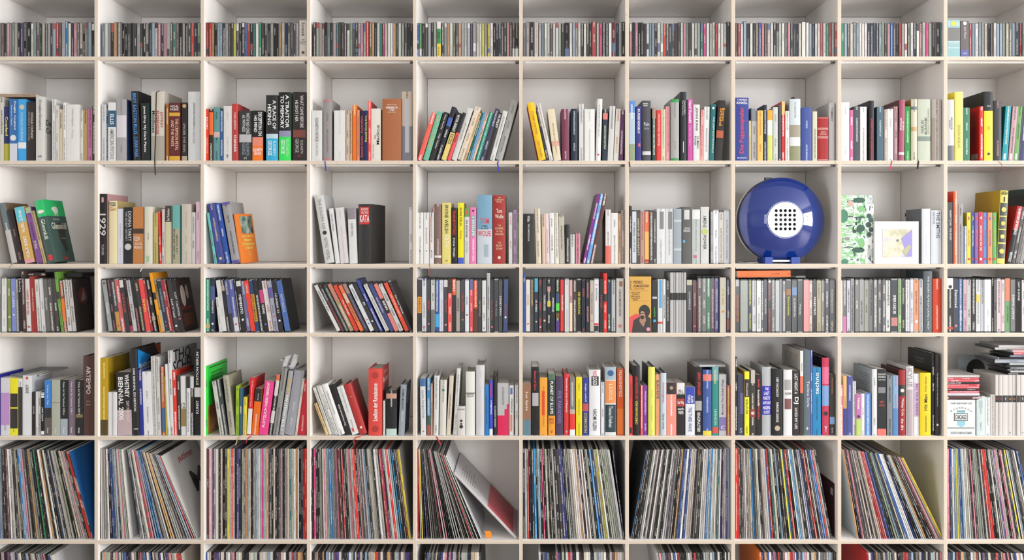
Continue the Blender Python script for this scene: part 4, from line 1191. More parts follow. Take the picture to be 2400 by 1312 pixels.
# ================================================================ records
LP_H = .2965
def lp_mesh():
    y, c = LP_H, .0009
    prof = [(-.5, c), (-.28, 0), (.28, 0), (.5, c), (.5, y), (-.5, y)]
    v, f = prism(prof, 0, LP_H)
    uv = [[(-1, 0)] * len(q) for q in f]
    for i, (a, b) in enumerate(((0, .2), (.2, .8), (.8, 1))): uv[i] = [(a, 0), (b, 0), (b, LP_H), (a, LP_H)]
    uv[5] = [(-1, 0)] * 4
    me = bpy.data.meshes.new('record_sleeve'); me.from_pydata(v, [], f); me.materials.append(M_COVER)
    l = me.uv_layers.new(name='UVMap'); l.data.foreach_set('uv', [c_ for fc in uv for q in fc for c_ in q])
    return me
LPM = lp_mesh()
LPS = []     # dicts, turned into objects or into the joined mass below
def jit(c, a=14):
    v = [int(c[i:i + 2], 16) for i in (0, 2, 4)]; j = R.uniform(-a, a)
    return ''.join('%02x' % max(0, min(255, int(q + j + R.uniform(-5, 5)))) for q in v)
def lps(row, col, xb0, xb1, xt0, xt1, s, must=()):
    L = codes(s); L = [(c, R.choice((.62, .8, 1, 1.1, 1.35))) for c, _ in L]
    n = len(L); tot = sum(w_ for _, w_ in L)
    k = min(1.0, (xt1 - xt0) / (xb1 - xb0))
    acc = 0.
    for i, (c, w_) in enumerate(L):
        u0, u1 = acc / tot, (acc + w_) / tot; acc += w_
        b0 = xb0 + (xb1 - xb0) * u0; t0 = xt0 + (xt1 - xt0) * u0
        wpx = (xb1 - xb0) * (u1 - u0) * k * .97
        LPS.append(dict(row=row, col=col, x=b0, w=wpx, lean=t0 - b0, c=jit(c), side=R.choice(('2a2826', '3a3634', jit(c), 'c8c4be', 'e0ddd8')), must=i in must or (i - n) in must, sb=.012 + R.random() * .006, dz=0))
k1 = .2226
def lpx(base, *a): return [base + q * k1 for q in a]
lps('lp', 0, *lpx(0, -70, 995, -70, 735), 'k s x b l x x k u w s k k c k B l p g k d O s k k e k k w O k w k k n s d s s f k k c s p g k R k', must=(-1, -2))
LPS[-1].update(side='1c6cae', c='22303c', w=3.2); LPS[-2].update(w=9, c='c4403a')
lps('lp', 1, *lpx(0, 1047, 1385, 1045, 1290), 'k w c s s w k b b s l d w c p s h w')
lps('lp', 1, *lpx(0, 1478, 2085, 1335, 1700), 'n w d w r p s B b k s w k O O k s s g x k s l r w w', must=(-1,))
LPS[-1].update(side='e2e0de', c='e2e0de', sig=True)
lps('lp', 2, *lpx(470, 48, 1118, 48, 1116), 'w m w p v g w w k x c k k d y s R s k k v k k s g O s c k k k s l w s P l s O n n k c k k d u s k k s p c t w w O w k n R R')
lps('lp', 3, *lpx(470, 1162, 2218, 1160, 2090), 'k k P k k s d w p h l B l s g p d m k r k k s p s R R k p g g u s l k s c s k w s k r P k w w R w l k B k k m y', must=(-1,))
lps('lp', 4, *lpx(960, 78, 772, 76, 385), 'o R w y k v k s g k d k k m s p k k k h s s k s g k s k r s k w k w', must=(-1,))
LPS[-1].update(side='e4e4e6', c='e8e8e8')
lps('lp', 5, *lpx(960, 1195, 2248, 1192, 2104), 'n w r k k n B k l k P k c k g k s k d v b k s k s c w w O w k w s w k s k B n s y w k s f s h w w')
lps('lp', 6, *lpx(1460, 84, 1132, 248, 1132), 'B k k k d s w d s k k w s k k w s k k w g d s k k O x k b b w v b w s c s k k g k d w s w B w B w w w s t w v g w v l l', must=(0,))
LPS[-57 if False else -len('B k k k d s w d s k k w s k k w s k k w g d s k k O x k b b w v b w s c s k k g k d w s w B w B w w w s t w v g w v l l'.split())].update(side='16181c')
lps('lp', 7, *lpx(1460, 1188, 2212, 1184, 2032), 'R R d d d s w g c c B B k g s w k x s w w b r k t c k l k d k y B k r k w B l w w k d w b n k r k w k b B r w k')
n9 = len(LPS)
lps('lp', 8, *lpx(1900, 488, 1392, 332, 965), 'O k n p s d g d c k w k c c r r p v b k k h l n k c b B w w w b k k l c O k d k m s p s s y', must=(0, -1))
LPS[n9].update(side='c8d0d2'); LPS[-1].update(side='b8b048', c='e0c040', w=5)
lps('lp', 9, *lpx(1900, 1445, 2400, 1438, 2190), 'p k b w l y s b B l w s w g d p k s h s k w k r R R k k k w k s v p s k m p s k n y n c l k d s w k b k')
mix = lambda n: ' '.join(R.choice('kkkkkdsswwwgcpbluhrnvO') for _ in range(n))
for col, x0, x1, t0, t1, n, first in ((0, -16, 185, -16, 125, 42, None), (1, 236, 460, 236, 428, 46, None), (2, 482, 717, 482, 716, 48, None), (3, 731, 966, 731, 965, 48, None),
        (4, 978, 1135, 996, 1128, 30, None), (5, 1270, 1464, 1262, 1464, 40, 'd8d8d8'), (6, 1568, 1713, 1538, 1712, 34, 'e0e0e0'), (7, 1790, 1961, 1779, 1960, 38, 'e88018'), (8, 2046, 2210, 2030, 2208, 36, 'd01c1c'), (9, 2222, 2440, 2222, 2405, 42, None)):
    i0 = len(LPS)
    lps('lq', col, x0, x1, t0, t1, mix(n), must=(0,) if first else ((-1,) if col == 0 else ()))
    if first: LPS[i0].update(side=first, c=first)
    if col == 0: LPS[-1].update(side='e0e0e0', c='e4e4e4')
LPS.append(dict(row='lp', col=5, x=1461.2, w=3.2, lean=-27, c='2a3450', side='222a40', must=True, sb=.006, dz=0))
def lp_matrix(d):
    yb = d['sb']; x0 = WX(d['x'], yb); ww = d['w'] * S * (D + yb) / D
    a = math.atan2(d['lean'] * S, math.sqrt(max(1e-6, LP_H ** 2 - (d['lean'] * S) ** 2)))
    t = ww * math.cos(a); z = WZ(SHELF[d['row']]) + .0003
    if a > 0: m = Matrix.Translation((x0 + ww, yb, z)) @ Matrix.Rotation(a, 4, 'Y') @ Matrix.Translation((-t / 2, 0, 0))
    else: m = Matrix.Translation((x0, yb, z)) @ Matrix.Rotation(a, 4, 'Y') @ Matrix.Translation((t / 2, 0, 0))
    return m, t
LPS.sort(key=lambda d: (d['row'], d['col'], d['x']))
cnt = {}
for d in LPS:
    q = (d['row'], d['col']); cnt[q] = cnt.get(q, 0) + 1; d['n'] = cnt[q]
order = sorted([d for d in LPS if d['row'] == 'lp' or d['must']], key=lambda d: (-d['must'], -d['w']))
keep = {id(d) for d in order[:296]}
V, F, C = [], [], []
for d in LPS:
    m, t = lp_matrix(d)
    if id(d) in keep:
        o = bpy.data.objects.new('record_sleeve', LPM); link(o)
        o.matrix_local = m @ Matrix.Diagonal((t, 1, 1, 1))
        paint(o, d['c'], d['side'], None, .9, t)
        rown = 'record row' if d['row'] == 'lp' else 'bottom record row'
        tag(o, '%s %srecord sleeve, %s sleeve from left in %s, %s column' % (cname(d['c']), 'leaning ' if abs(d['lean']) > 12 else 'upright ', nth(d['n']), rown, COLN[d['col']]), 'record sleeve', GROUPS['lp'])
        d['o'] = o; d['t'] = t
    else:
        b = len(V); g = boxgeo(-t / 2, t / 2, 0, LP_H, 0, LP_H)
        V += [tuple(m @ Vector(p)) for p in g[0]]; F += [tuple(q + b for q in f) for f in g[1]]
        C += [rgba(d['c'])] * 4 + [rgba(d['side'])] * 12 + [rgba(d['c'])] * 8
so = mobj('packed_record_sleeves', V, F, stuff_sleeves())
ca = so.data.color_attributes.new('Col', 'FLOAT_COLOR', 'CORNER')
# faces: front, right, back, left, top, bottom - spine colour in front, cover colour on the sides
C2 = []
i = 0
for d in LPS:
    if id(d) in keep: continue
    for fi in range(6):
        C2 += [rgba(d['c'] if fi in (0,) else d['side'] if fi in (1, 3) else 'b8b4ae' if fi == 4 and lum(d['c']) > .2 else '3a3836')] * 4
ca.data.foreach_set('color', [q for c_ in C2 for q in c_])
so['kind'] = 'stuff'; so['label'] = 'thin record sleeves packed tightly between the others on the two record shelves'; so['category'] = 'record sleeves'
# ================================================================ things that lie, lean or face outwards
def patch(parent, pts, col, side, at, name='printed_panel', mat=None, th=.0004):
    """flat printed polygon on a face of parent; pts in that face's plane: front (x,z), right/left (y,z)"""
    if side == 'f': a = [(x, at - th, z) for x, z in pts]; b = [(x, at, z) for x, z in pts]
    elif side == 'r': a = [(at + th, y, z) for y, z in pts]; b = [(at, y, z) for y, z in pts]
    else: a = [(at - th, y, z) for y, z in reversed(pts)]; b = [(at, y, z) for y, z in reversed(pts)]
    n = len(pts)
    f = [tuple(range(n)), tuple(range(2 * n - 1, n - 1, -1))] + [(i, n + i, n + (i + 1) % n, (i + 1) % n) for i in range(n)]
    return mobj(name, a + b, f, mat or M_INK, parent, None, col)
def rect(x0, x1, z0, z1): return [(x0, z0), (x1, z0), (x1, z1), (x0, z1)]
def ell(cx, cz, rx, rz, n=20, a0=0, a1=2 * math.pi): return [(cx + rx * math.cos(a0 + (a1 - a0) * i / n), cz + rz * math.sin(a0 + (a1 - a0) * i / n)) for i in range(n)]
def lying(name, kind, px0, px1, yt, yb_, setback, depth, col, label, cat, ink=None, yaw=0., roll=0., side=None):
    """a book or case lying flat, spine to the room"""
    z0, z1 = WZ(yb_, setback), WZ(yt, setback); t = z1 - z0
    x0, x1 = WX(px0, setback), WX(px1, setback)
    o, face, b = volume(kind, t, x1 - x0, depth, col, side, ink)
    o.matrix_local = Matrix.Translation((x0, setback, z0 + t / 2)) @ Matrix.Rotation(yaw, 4, 'Z') @ Matrix.Rotation(roll, 4, 'Y') @ Matrix.Rotation(math.pi / 2, 4, 'Y')
    o.name = name
    tag(o, label, cat)
    return o
def outward(name, row, px0, px1, yt, setback, depth, col, label, cat):
    """a box standing with its cover to the room: local x 0..W, z 0..H"""
    x0, x1 = WX(px0, setback), WX(px1, setback); z0 = WZ(SHELF[row]) + .0003
    W_, H_ = x1 - x0, WZ(yt, setback) - z0
    c = .0012
    v, f = prism([(c, 0), (W_ - c, 0), (W_, c), (W_, depth), (0, depth), (0, c)], 0, H_)
    o = mobj(name, v, f, M_PLASTIC, None, None, col); o.location = (x0, setback, z0)
    tag(o, label, cat)
    return o, W_, H_
# --- the sheep novel (cover turned to the room's middle)
def last(): return ITEMS[-1]['o']
def dims(o):
    xs = [v.co.x for v in o.data.vertices]; ys = [v.co.y for v in o.data.vertices]; zs = [v.co.z for v in o.data.vertices]
    return max(xs), max(ys), max(zs)
parse('b', 0, 380, .20417, 'paper', "548 662 440 47625d H L-160 C4a6660 N D.125 b=0,.26,18c878 t=Glennkill,e8ecd8,.3,.62,.4,d *green-topped_sheep_novel")
o = last(); xm, ym, zm = dims(o)
patch(o, rect(.0, ym - .001, zm * .74, zm), '18c878', 'r', xm)
for cx, s_ in ((.062, 1),):
    sh = patch(o, ell(cx, zm * .84, .017, .0125), 'f0ece4', 'r', xm + .0004, 'picture')
    patch(o, ell(cx - .017, zm * .855, .007, .006), 'f0ece4', 'r', xm + .0005, 'picture')
    for q in (-.010, -.004, .004, .010): patch(o, rect(cx + q - .0009, cx + q + .0009, zm * .74, zm * .80), 'f0ece4', 'r', xm + .0005, 'picture')
patch(o, [(.05, zm * .62), (.085, zm * .64), (.1, zm * .5), (.088, zm * .3), (.096, zm * .2), (.075, zm * .16), (.07, zm * .22), (.055, zm * .34)], '2a2826', 'r', xm, 'picture')
letter(o, 'Leonie Swann', 'd8dcd0', .055, zm * .69, .045, .006, 'r', xm + .0012)
letter(o, 'Glennkill', 'f0f0dc', .062, zm * .58, .1, .022, 'r', xm + .0012)
letter(o, 'Ein Schafskrimi', 'd8d8cc', .075, zm * .38, .03, .004, 'r', xm + .0012)
patch(o, rect(.055, .08, zm * .035, zm * .075), 'd83a40', 'r', xm); patch(o, rect(-xm + .008, xm - .01, zm * .04, zm * .13), 'd83a40', 'f', -.0029)
patch(o, ell(0, zm * .82, .011, .006), 'f0ece4', 'f', -.0033, 'picture')
# --- the orange paperback with its cover showing
parse('b', 470, 380, .2125, 'paper', "440 470 572 f6923a L-78 N D.115 Y-10 *orange_paperback_with_cover_photograph")
o = last(); xm, ym, zm = dims(o)
patch(o, rect(.022, .105, zm * .6, zm * .95), None or 'a8b0a8', 'r', xm, 'picture', photo_print('cover_photograph', 26, '3a2e28', '88a89c', 'd8d4cc'))
for i, (s_, z_) in enumerate((('João Ubaldo', .54), ('Ribeiro', .47), ('Ein Brasilianer', .39), ('in Berlin', .31))):
    letter(o, s_, 'fcf080', .058, zm * z_, .085 if i in (0, 2) else .055, .0105, 'r', xm + .0008)
for z_ in (.22, .19, .16): letter(o, 'Suhrkamp', 'fcecc0', .058, zm * z_, .022, .003, 'r', xm + .0008)
# --- the thick black hardback
parse('b', 470, 380, .2125, 'paper', "1737 1890 462 3c3b3a H C33302e N D.15 Y-9 *thick_black_hardback_with_red_panel b=.05,.34,d43a36,.1,.82 t=ANDREW,f4e8e4,.065,.11,.55,h t=VACHSS,f4e8e4,.12,.165,.55,h t=KATA,fff,.18,.31,.72,h")
# --- printing on covers that show beside lower neighbours
def find(row, px): return min((d for d in ITEMS if d['row'] == row), key=lambda d: abs(d['x'] - px))['o']
o = find('c', 1564 * .20417); xm, ym, zm = dims(o)
patch(o, [(.005, zm * .99), (.11, zm * .88), (.06, zm * .77), (.005, zm * .77)], '1a9ae8', 'r', xm, 'picture')
patch(o, [(.15, zm * .99), (ym - .002, zm * .99), (ym - .002, zm * .8)], 'c85a1c', 'r', xm, 'picture')
letter(o, 'WHITNEY', 'e8eef4', .06, zm * .785, .1, .018, 'r', xm + .0012)
o = find('c', 1975 * .20417); xm, ym, zm = dims(o)
letter(o, 'THO', '2a2628', .095, zm * .93, .16, .038, 'r', xm + .0012); letter(o, 'SCHEL', '2a2628', .105, zm * .79, .19, .042, 'r', xm + .0012)
o = find('c', 470 + 68 * .2125); xm, ym, zm = dims(o)
patch(o, rect(.02, ym - .002, zm * .955, zm * .97), '143a1c', 'r', xm); patch(o, rect(.001, ym - .002, 0.002, zm * .42), 'b07838', 'r', xm, 'picture', photo_print('wood_photograph', 20, '7a4a20', 'b4783a', 'd8a868'))
for z_ in (.88, .83, .78, .72): letter(o, 'STADTVERFÜHRUNG', '186a2c', .09, zm * z_, .12, .008, 'r', xm + .0012)
o = find('c', 470 + 1928 * .2125); xm, ym, zm = dims(o)
letter(o, 'Lexikon der', 'f8e8e0', .075, zm * .93, .08, .013, 'r', xm + .0012); letter(o, 'Renaissance', 'fff4ec', .07, zm * .82, .11, .019, 'r', xm + .0012)
patch(o, rect(.05, .12, zm * .5, zm * .72), '5a6a70', 'r', xm, 'picture')
o = find('a', 464 * .20417); xm, ym, zm = dims(o)
letter(o, 'Do', '4a4a4a', .022, zm * .6, .03, .02, 'r', xm + .0012); letter(o, 'Co', '4a4a4a', .022, zm * .48, .03, .02, 'r', xm + .0012)
o = find('c', 470 + 2216 * .2125); xm, ym, zm = dims(o)
letter(o, 'CORMAC', 'c8d4dc', .05, zm * .8, .07, .02, 'r', xm + .0012); letter(o, 'McCARTHY', 'c8d4dc', .05, zm * .68, .08, .02, 'r', xm + .0012)
o = find('b', 1900 + 2137 * .20833); xm, ym, zm = dims(o)
patch(o, [(.03, zm * .62), (.05, zm * .66), (.09, zm * .64), (.07, zm * .58), (.045, zm * .52)], '2a2616', 'l', -xm, 'picture')
o = find('b', 1900 + 1297 * .20833); xm, ym, zm = dims(o)
patch(o, rect(.118, .134, zm * .87, zm * .95), 'd8dad8', 'l', -xm, 'barcode_label')
for i in range(6): patch(o, rect(.12 + i * .0022, .121 + i * .0022, zm * .88, zm * .94), '3a3a3a', 'l', -xm - .0004, 'barcode_stripe')
o = find('a', 1900 + 1921 * .20833); xm, ym, zm = dims(o)
for i in range(14): patch(o, rect(.03, .095 - (i % 3) * .008, zm * (.9 - i * .045), zm * (.913 - i * .045)), '8a1008', 'l', -xm, 'print_line')
patch(o, rect(.012, .055, zm * .04, zm * .14), 'c8b8ac', 'l', -xm, 'barcode_label')
o = find('c', 1460 + 1933 * .21667); xm, ym, zm = dims(o)
for i in range(9): patch(o, rect(.03, .18, zm * (.93 - i * .026), zm * (.938 - i * .026)), '8a8884', 'l', -xm, 'print_line')
o = find('dvd', 0 + 857 * .20417); sl = [c_ for c_ in o.children if c_.name.startswith('printed_sleeve')][0]
xm, ym, zm = dims(sl)
patch(sl, ell(.07, zm * .68, .034, .028), '6a2a26', 'r', xm, 'picture'); patch(sl, [(.05, zm * .56), (.09, zm * .6), (.074, zm * .82)], '8a7a74', 'r', xm + .0003, 'picture')
o = find('dvd', 2093 * .20417); sl = [c_ for c_ in o.children if c_.name.startswith('printed_sleeve')][0]
xm, ym, zm = dims(sl)
patch(sl, ell(.045, zm * .68, .02, .036), 'd8ccc4', 'r', xm, 'picture'); patch(sl, ell(.085, zm * .75, .012, .024), 'b8a49a', 'r', xm, 'picture'); patch(sl, rect(.01, .115, zm * .42, zm * .47), '7a2a22', 'r', xm); patch(sl, rect(.02, .11, zm * .1, zm * .34), '6a3c28', 'r', xm, 'picture')
o = find('c', 1900 + 1379 * .20833); xm, ym, zm = dims(o)
for s_, z_, w__ in (('Die Ermordung eines', .9, .07), ('Morning Record', .86, .055), ('of a Morning', .72, .07)): letter(o, s_, 'a8a098', .09, zm * z_, w__, .006, 'l', -xm - .0012)
o = find('c', 1900 + 717 * .20833); xm, ym, zm = dims(o)
for i in range(10): patch(o, rect(.02, .13 - (i % 4) * .02, zm * (.9 - i * .035), zm * (.908 - i * .035)), '7a8286', 'l', -xm, 'print_line')
o = [d for d in LPS if d.get('sig')][0]['o']
t_ = [d for d in LPS if d.get('sig')][0]['t']
# shelf cover art on the white record: set in sleeve coordinates (x is scaled by the sleeve's thickness)
letter(o, 'pastikman', 'c8383c', .17, LP_H * .86, .13, .03, 'r', .5 + .0006 / t_); letter(o, 'Mi', '222022', .215, LP_H * .55, .15, .075, 'r', .5 + .0006 / t_); letter(o, 'e', '222022', .25, LP_H * .38, .07, .05, 'r', .5 + .0006 / t_)
# --- patterned box set, framed box, film collection, white cover
o, W_, H_ = outward('patterned_box', 'b', 1972, 2047.5, 458, .02, .11, 'e4ece6', 'white box covered in green cut-out leaf and stripe patterns, beside the framed picture box', 'box')
G1, G2, G3 = '1e5c4a', '8cc88a', '4a8a70'
def leaf_print(name, sc_, ax, cols, pos):
    k = NT(name, .35, .4); tc = k.n('ShaderNodeTexCoord')
    r = k.n('ShaderNodeValToRGB'); r.color_ramp.interpolation = 'CONSTANT'
    r.color_ramp.elements[0].color = rgba(cols[0]); r.color_ramp.elements[0].position = 0; r.color_ramp.elements[1].color = rgba(cols[-1]); r.color_ramp.elements[1].position = pos[-1]
    for c_, p_ in zip(cols[1:-1], pos[:-1]): r.color_ramp.elements.new(p_).color = rgba(c_)
    k.l(k.noise(k.mapping(tc.outputs['Object'], ax), sc_, 2, .45), r.inputs[0]); return k.out(r.outputs[0])
LF1 = leaf_print('leaf_pattern', 1.0, (18, 1, 160), ('e8efe8', '8cc88a', 'eef2ec', '1e5c4a'), (.40, .52, .60))
LF2 = leaf_print('blob_pattern', 1.0, (60, 1, 42), ('1e5c4a', '8cc88a', 'eaf0ea', '4a8a70'), (.38, .5, .62))
LF3 = leaf_print('cloud_pattern', 1.0, (50, 1, 24), ('1e5c4a', 'eef2f0', 'eef2f0', '9cacaa'), (.42, .5, .58))
xs_ = W_ * .735
patch(o, rect(0, W_ * .36, 0, H_), 'e8efe8', 'f', 0, 'pattern_panel', LF1); patch(o, rect(W_ * .36, xs_, 0, H_), 'e8efe8', 'f', 0, 'pattern_panel', LF2); patch(o, rect(xs_ + .001, W_, 0, H_), 'e8efe8', 'f', 0, 'pattern_panel', LF3)
for (cx, cz, rx, rz, c_) in ((.06, .70, .15, .11, G3), (.55, .93, .19, .045, G1), (.56, .68, .2, .012, G1), (.62, .8, .1, .05, G2), (.47, .655, .03, .02, '2a3a34'), (.46, .59, .04, .03, '2a3a34'), (.6, .52, .13, .06, G1), (.62, .3, .1, .09, G2), (.52, .2, .2, .045, G1), (.1, .03, .12, .045, G3), (.37, .5, .03, .06, '4a5450'), (.42, .47, .03, .03, '26302c'), (.27, .88, .09, .05, 'd8b8a8')):
    patch(o, ell(W_ * cx, H_ * cz, W_ * rx, H_ * rz * .9, 16), c_, 'f', -.0005, 'pattern_shape')
for cx, cz, r_ in ((.86, .70, .06), (.92, .64, .06), (.84, .57, .07), (.92, .5, .06), (.86, .43, .06)): patch(o, ell(W_ * cx, H_ * cz, W_ * r_ * 1.3, H_ * r_ * .6, 14), G1, 'f', -.0005, 'pattern_shape')
for z0_ in (.86, .1):
    for j in range(9): patch(o, rect(W_ * .8, W_ * .98, H_ * (z0_ + j * .014), H_ * (z0_ + j * .014 + .006)), '9aa8a4', 'f', -.0005, 'pattern_stripe')
patch(o, rect(W_ * .1, W_ * .27, H_ * .33, H_ * .4), 'dfe6e0', 'f', -.0006, 'barcode_label')
for j in range(8): patch(o, rect(W_ * (.115 + j * .018), W_ * (.122 + j * .018), H_ * .34, H_ * .39), '5a605c', 'f', -.001, 'barcode_stripe')
letter(o, 'H', '3a403c', W_ * .05, H_ * .37, .006, .008, 'h', -.0022); letter(o, 'P', '3a403c', W_ * .05, H_ * .32, .006, .008, 'h', -.0022)
o, W_, H_ = outward('picture_box', 'b', 2049.5, 2153.5, 518.5, .006, .035, 'f0f0f2', 'white boxed picture of a pale face on lilac, leaning before the grey books', 'picture box')
patch(o, rect(W_ * .17, W_ * .86, H_ * .145, H_ * .83), 'dcdce0', 'f', 0, 'mount')
patch(o, rect(W_ * .185, W_ * .845, H_ * .155, H_ * .81), 'b8b0e0', 'f', -.0004, 'picture', photo_print('painted_picture', 16, 'c8c4a4', 'e4e0cc', 'ccc8e0'))
patch(o, [(W_ * .6, H_ * .6), (W_ * .845, H_ * .81), (W_ * .845, H_ * .17), (W_ * .7, H_ * .17), (W_ * .66, H_ * .4)], 'a8a0dc', 'f', -.0008, 'picture')
patch(o, ell(W_ * .52, H_ * .55, W_ * .03, H_ * .03), '8a8a90', 'f', -.0012, 'picture')
patch(o, [(W_ * .62, H_ * .3), (W_ * .78, H_ * .46), (W_ * .82, H_ * .4), (W_ * .7, H_ * .18)], 'c4c49a', 'f', -.0012, 'picture')
o, W_, H_ = outward('film_collection_box', 'dvd', 1474.5, 1526.5, 648, .008, .10, 'dcb050', 'gold film collection box with a dark-haired figure on its front', 'film box')
for s_, z_, w__, c_, h_ in (('PEDRO', .9, .4, '6a3a20', .010), ('ALMODÓVAR', .84, .7, '6a3a20', .010), ('COLLECTION', .785, .48, 'b07a28', .006)): letter(o, s_, c_, W_ * (.2 + w__ / 2), H_ * z_, W_ * w__, h_, 'h', -.0010)
patch(o, rect(W_ * .06, W_ * .08, H_ * .77, H_ * .92), '7a4a24', 'f', 0); patch(o, rect(W_ * .06, W_ * .13, H_ * .91, H_ * .92), '7a4a24', 'f', 0); patch(o, rect(W_ * .06, W_ * .13, H_ * .77, H_ * .78), '7a4a24', 'f', 0)
patch(o, rect(W_ * .06, W_ * .88, H_ * .745, H_ * .75), 'b07a28', 'f', 0); patch(o, rect(W_ * .06, W_ * .88, H_ * .56, H_ * .565), 'b07a28', 'f', 0)
for i, s_ in enumerate(('Todo sobre mi madre', 'La flor', 'Hable con ella', 'Live flesh', 'Kika')): letter(o, s_, '4a3420', W_ * .29, H_ * (.715 - i * .032), W_ * (.42 - .05 * (i % 2)), .0042, 'h', -.0010)
patch(o, [(0, 0), (W_ * .5, 0), (W_ * .6, H_ * .3), (W_ * .3, H_ * .34), (0, H_ * .27)], 'e05a58', 'f', 0, 'picture')
patch(o, [(W_ * .12, 0), (W_ * .98, 0), (W_ * .98, H_ * .25), (W_ * .78, H_ * .31), (W_ * .55, H_ * .3), (W_ * .2, H_ * .22)], '3a3234', 'f', -.0004, 'picture')
patch(o, [(W_ * .46, H_ * .2), (W_ * .64, H_ * .1), (W_ * .76, H_ * .22), (W_ * .7, H_ * .36), (W_ * .52, H_ * .38)], 'b08a70', 'f', -.0008, 'picture')
patch(o, ell(W_ * .69, H_ * .38, W_ * .25, H_ * .115), '221c20', 'f', -.0006, 'picture'); patch(o, ell(W_ * .6, H_ * .33, W_ * .1, H_ * .055), 'c09a80', 'f', -.0010, 'picture'); patch(o, ell(W_ * .59, H_ * .275, W_ * .09, H_ * .035), '2a2224', 'f', -.0012, 'picture'); patch(o, rect(W_ * .49, W_ * .70, H_ * .335, H_ * .348), '3a2c2c', 'f', -.0013, 'picture')
patch(o, ell(W_ * .86, H_ * .06, W_ * .08, H_ * .035), 'e8a0b8', 'f', -.0010, 'rating_badge')
o, W_, H_ = outward('face_out_book', 'c', 2219.5, 2286, 937, .006, .03, 'e6eaea', 'white book turned cover outwards with a blue city emblem, in the lower corner', 'book')
letter(o, 'THE HISTORY OF', '6a7476', W_ * .5, H_ * .905, W_ * .75, .0052, 'h', -.001)
for i, (s_, dx, dz) in enumerate((('R', -.34, .69), ('O', -.25, .735), ('U', -.15, .765), ('S', -.05, .78), ('E', .05, .78), ('S', .15, .765), ('O', .25, .735), ('N', .34, .69))): letter(o, s_, '8a9496', W_ * (.5 + dx), H_ * dz, .005, .0055, 'h', -.001)
patch(o, [(W_ * .36, H_ * .69), (W_ * .64, H_ * .69), (W_ * .64, H_ * .3), (W_ * .5, H_ * .24), (W_ * .36, H_ * .3)], '9ad0dc', 'f', 0)
patch(o, rect(W_ * .36, W_ * .64, H_ * .685, H_ * .70), '2a2e30', 'f', -.0004)
patch(o, rect(W_ * .25, W_ * .73, H_ * .42, H_ * .63), '26282a', 'f', -.0004); patch(o, rect(W_ * .27, W_ * .71, H_ * .435, H_ * .615), 'e6eaea', 'f', -.0008)
letter(o, 'CHICAGO', '26282a', W_ * .49, H_ * .525, W_ * .4, H_ * .13, 'h', -.0018)
patch(o, rect(W_ * .02, W_ * .95, H_ * .2, H_ * .235), '5a6264', 'f', 0); patch(o, rect(W_ * .04, W_ * .93, H_ * .21, H_ * .225), 'c8d0d0', 'f', -.0004)
for z_ in (.1, .065): letter(o, 'THE STORY OF A MUSIC AND ITS MAKERS', '6a7476', W_ * .5, H_ * z_, W_ * .75, .0036, 'h', -.001)
# --- slipcase around the five coloured films
sx0, sx1 = 1460 + 802.5 * .21667, 1460 + 1039.5 * .21667
e_ = .0009
v_, f_ = prism([(WX(sx0, .01), .006), (WX(sx0, .01) + e_ * .6, .006), (WX(sx0, .01) + e_ * .6, .16), (WX(sx1, .01) - e_ * .6, .16), (WX(sx1, .01) - e_ * .6, .006), (WX(sx1, .01), .006), (WX(sx1, .01), .162), (WX(sx0, .01), .162)], WZ(780) + .0004, WZ(648))
v2, f2 = boxgeo(WX(sx0, .01), WX(sx1, .01), .006, .162, WZ(648), WZ(646.6))
b_ = len(v_)
sl_ = mobj('slipcase', v_ + v2, f_ + [tuple(q + b_ for q in f) for f in f2], M_PLASTIC, None, None, '2c3034')
tag(sl_, 'dark cardboard slipcase holding five coloured film cases in the seventh column', 'slipcase')
# --- things lying flat on top of the rows
lying('lying_book', 'paper', 1728, 1853, 635, 650.2, .03, .13, 'f08c52', 'orange paperback lying flat across the film cases in the eighth column', 'book', ink='b85a30', roll=-.012)
lying('lying_booklet', 'paper', 1866, 1889, 646, 650.6, .05, .1, 'a8acae', 'thin grey booklet lying flat beside the orange book', 'booklet', yaw=.1)
lying('lying_book', 'paper', -16, 84, 220.3, 227, .012, .13, 'b09a86', 'beige book lying flat across the novels in the first column', 'book', ink='8a7868')
lying('lying_film_case', 'dvd', 64, 108, 639, 647, .03, .12, '3c2c2a', 'dark brown film case lying on the film row by the tall maroon spine', 'film case')
lying('lying_film_case', 'dvd', 152, 192, 640, 649.4, .05, .12, '262422', 'black film case lying on the film row behind the green spine', 'film case')
lying('lying_booklet', 'paper', 24, 92, 878, 882.4, .05, .2, '9aa0a4', 'grey glossy magazine lying on the first column of art books', 'magazine')
lying('lying_booklet', 'paper', 1640, 1700, 855, 859.6, .02, .16, 'c8ccce', 'pale magazine lying flat on the blue and teal art books', 'magazine', yaw=.03)
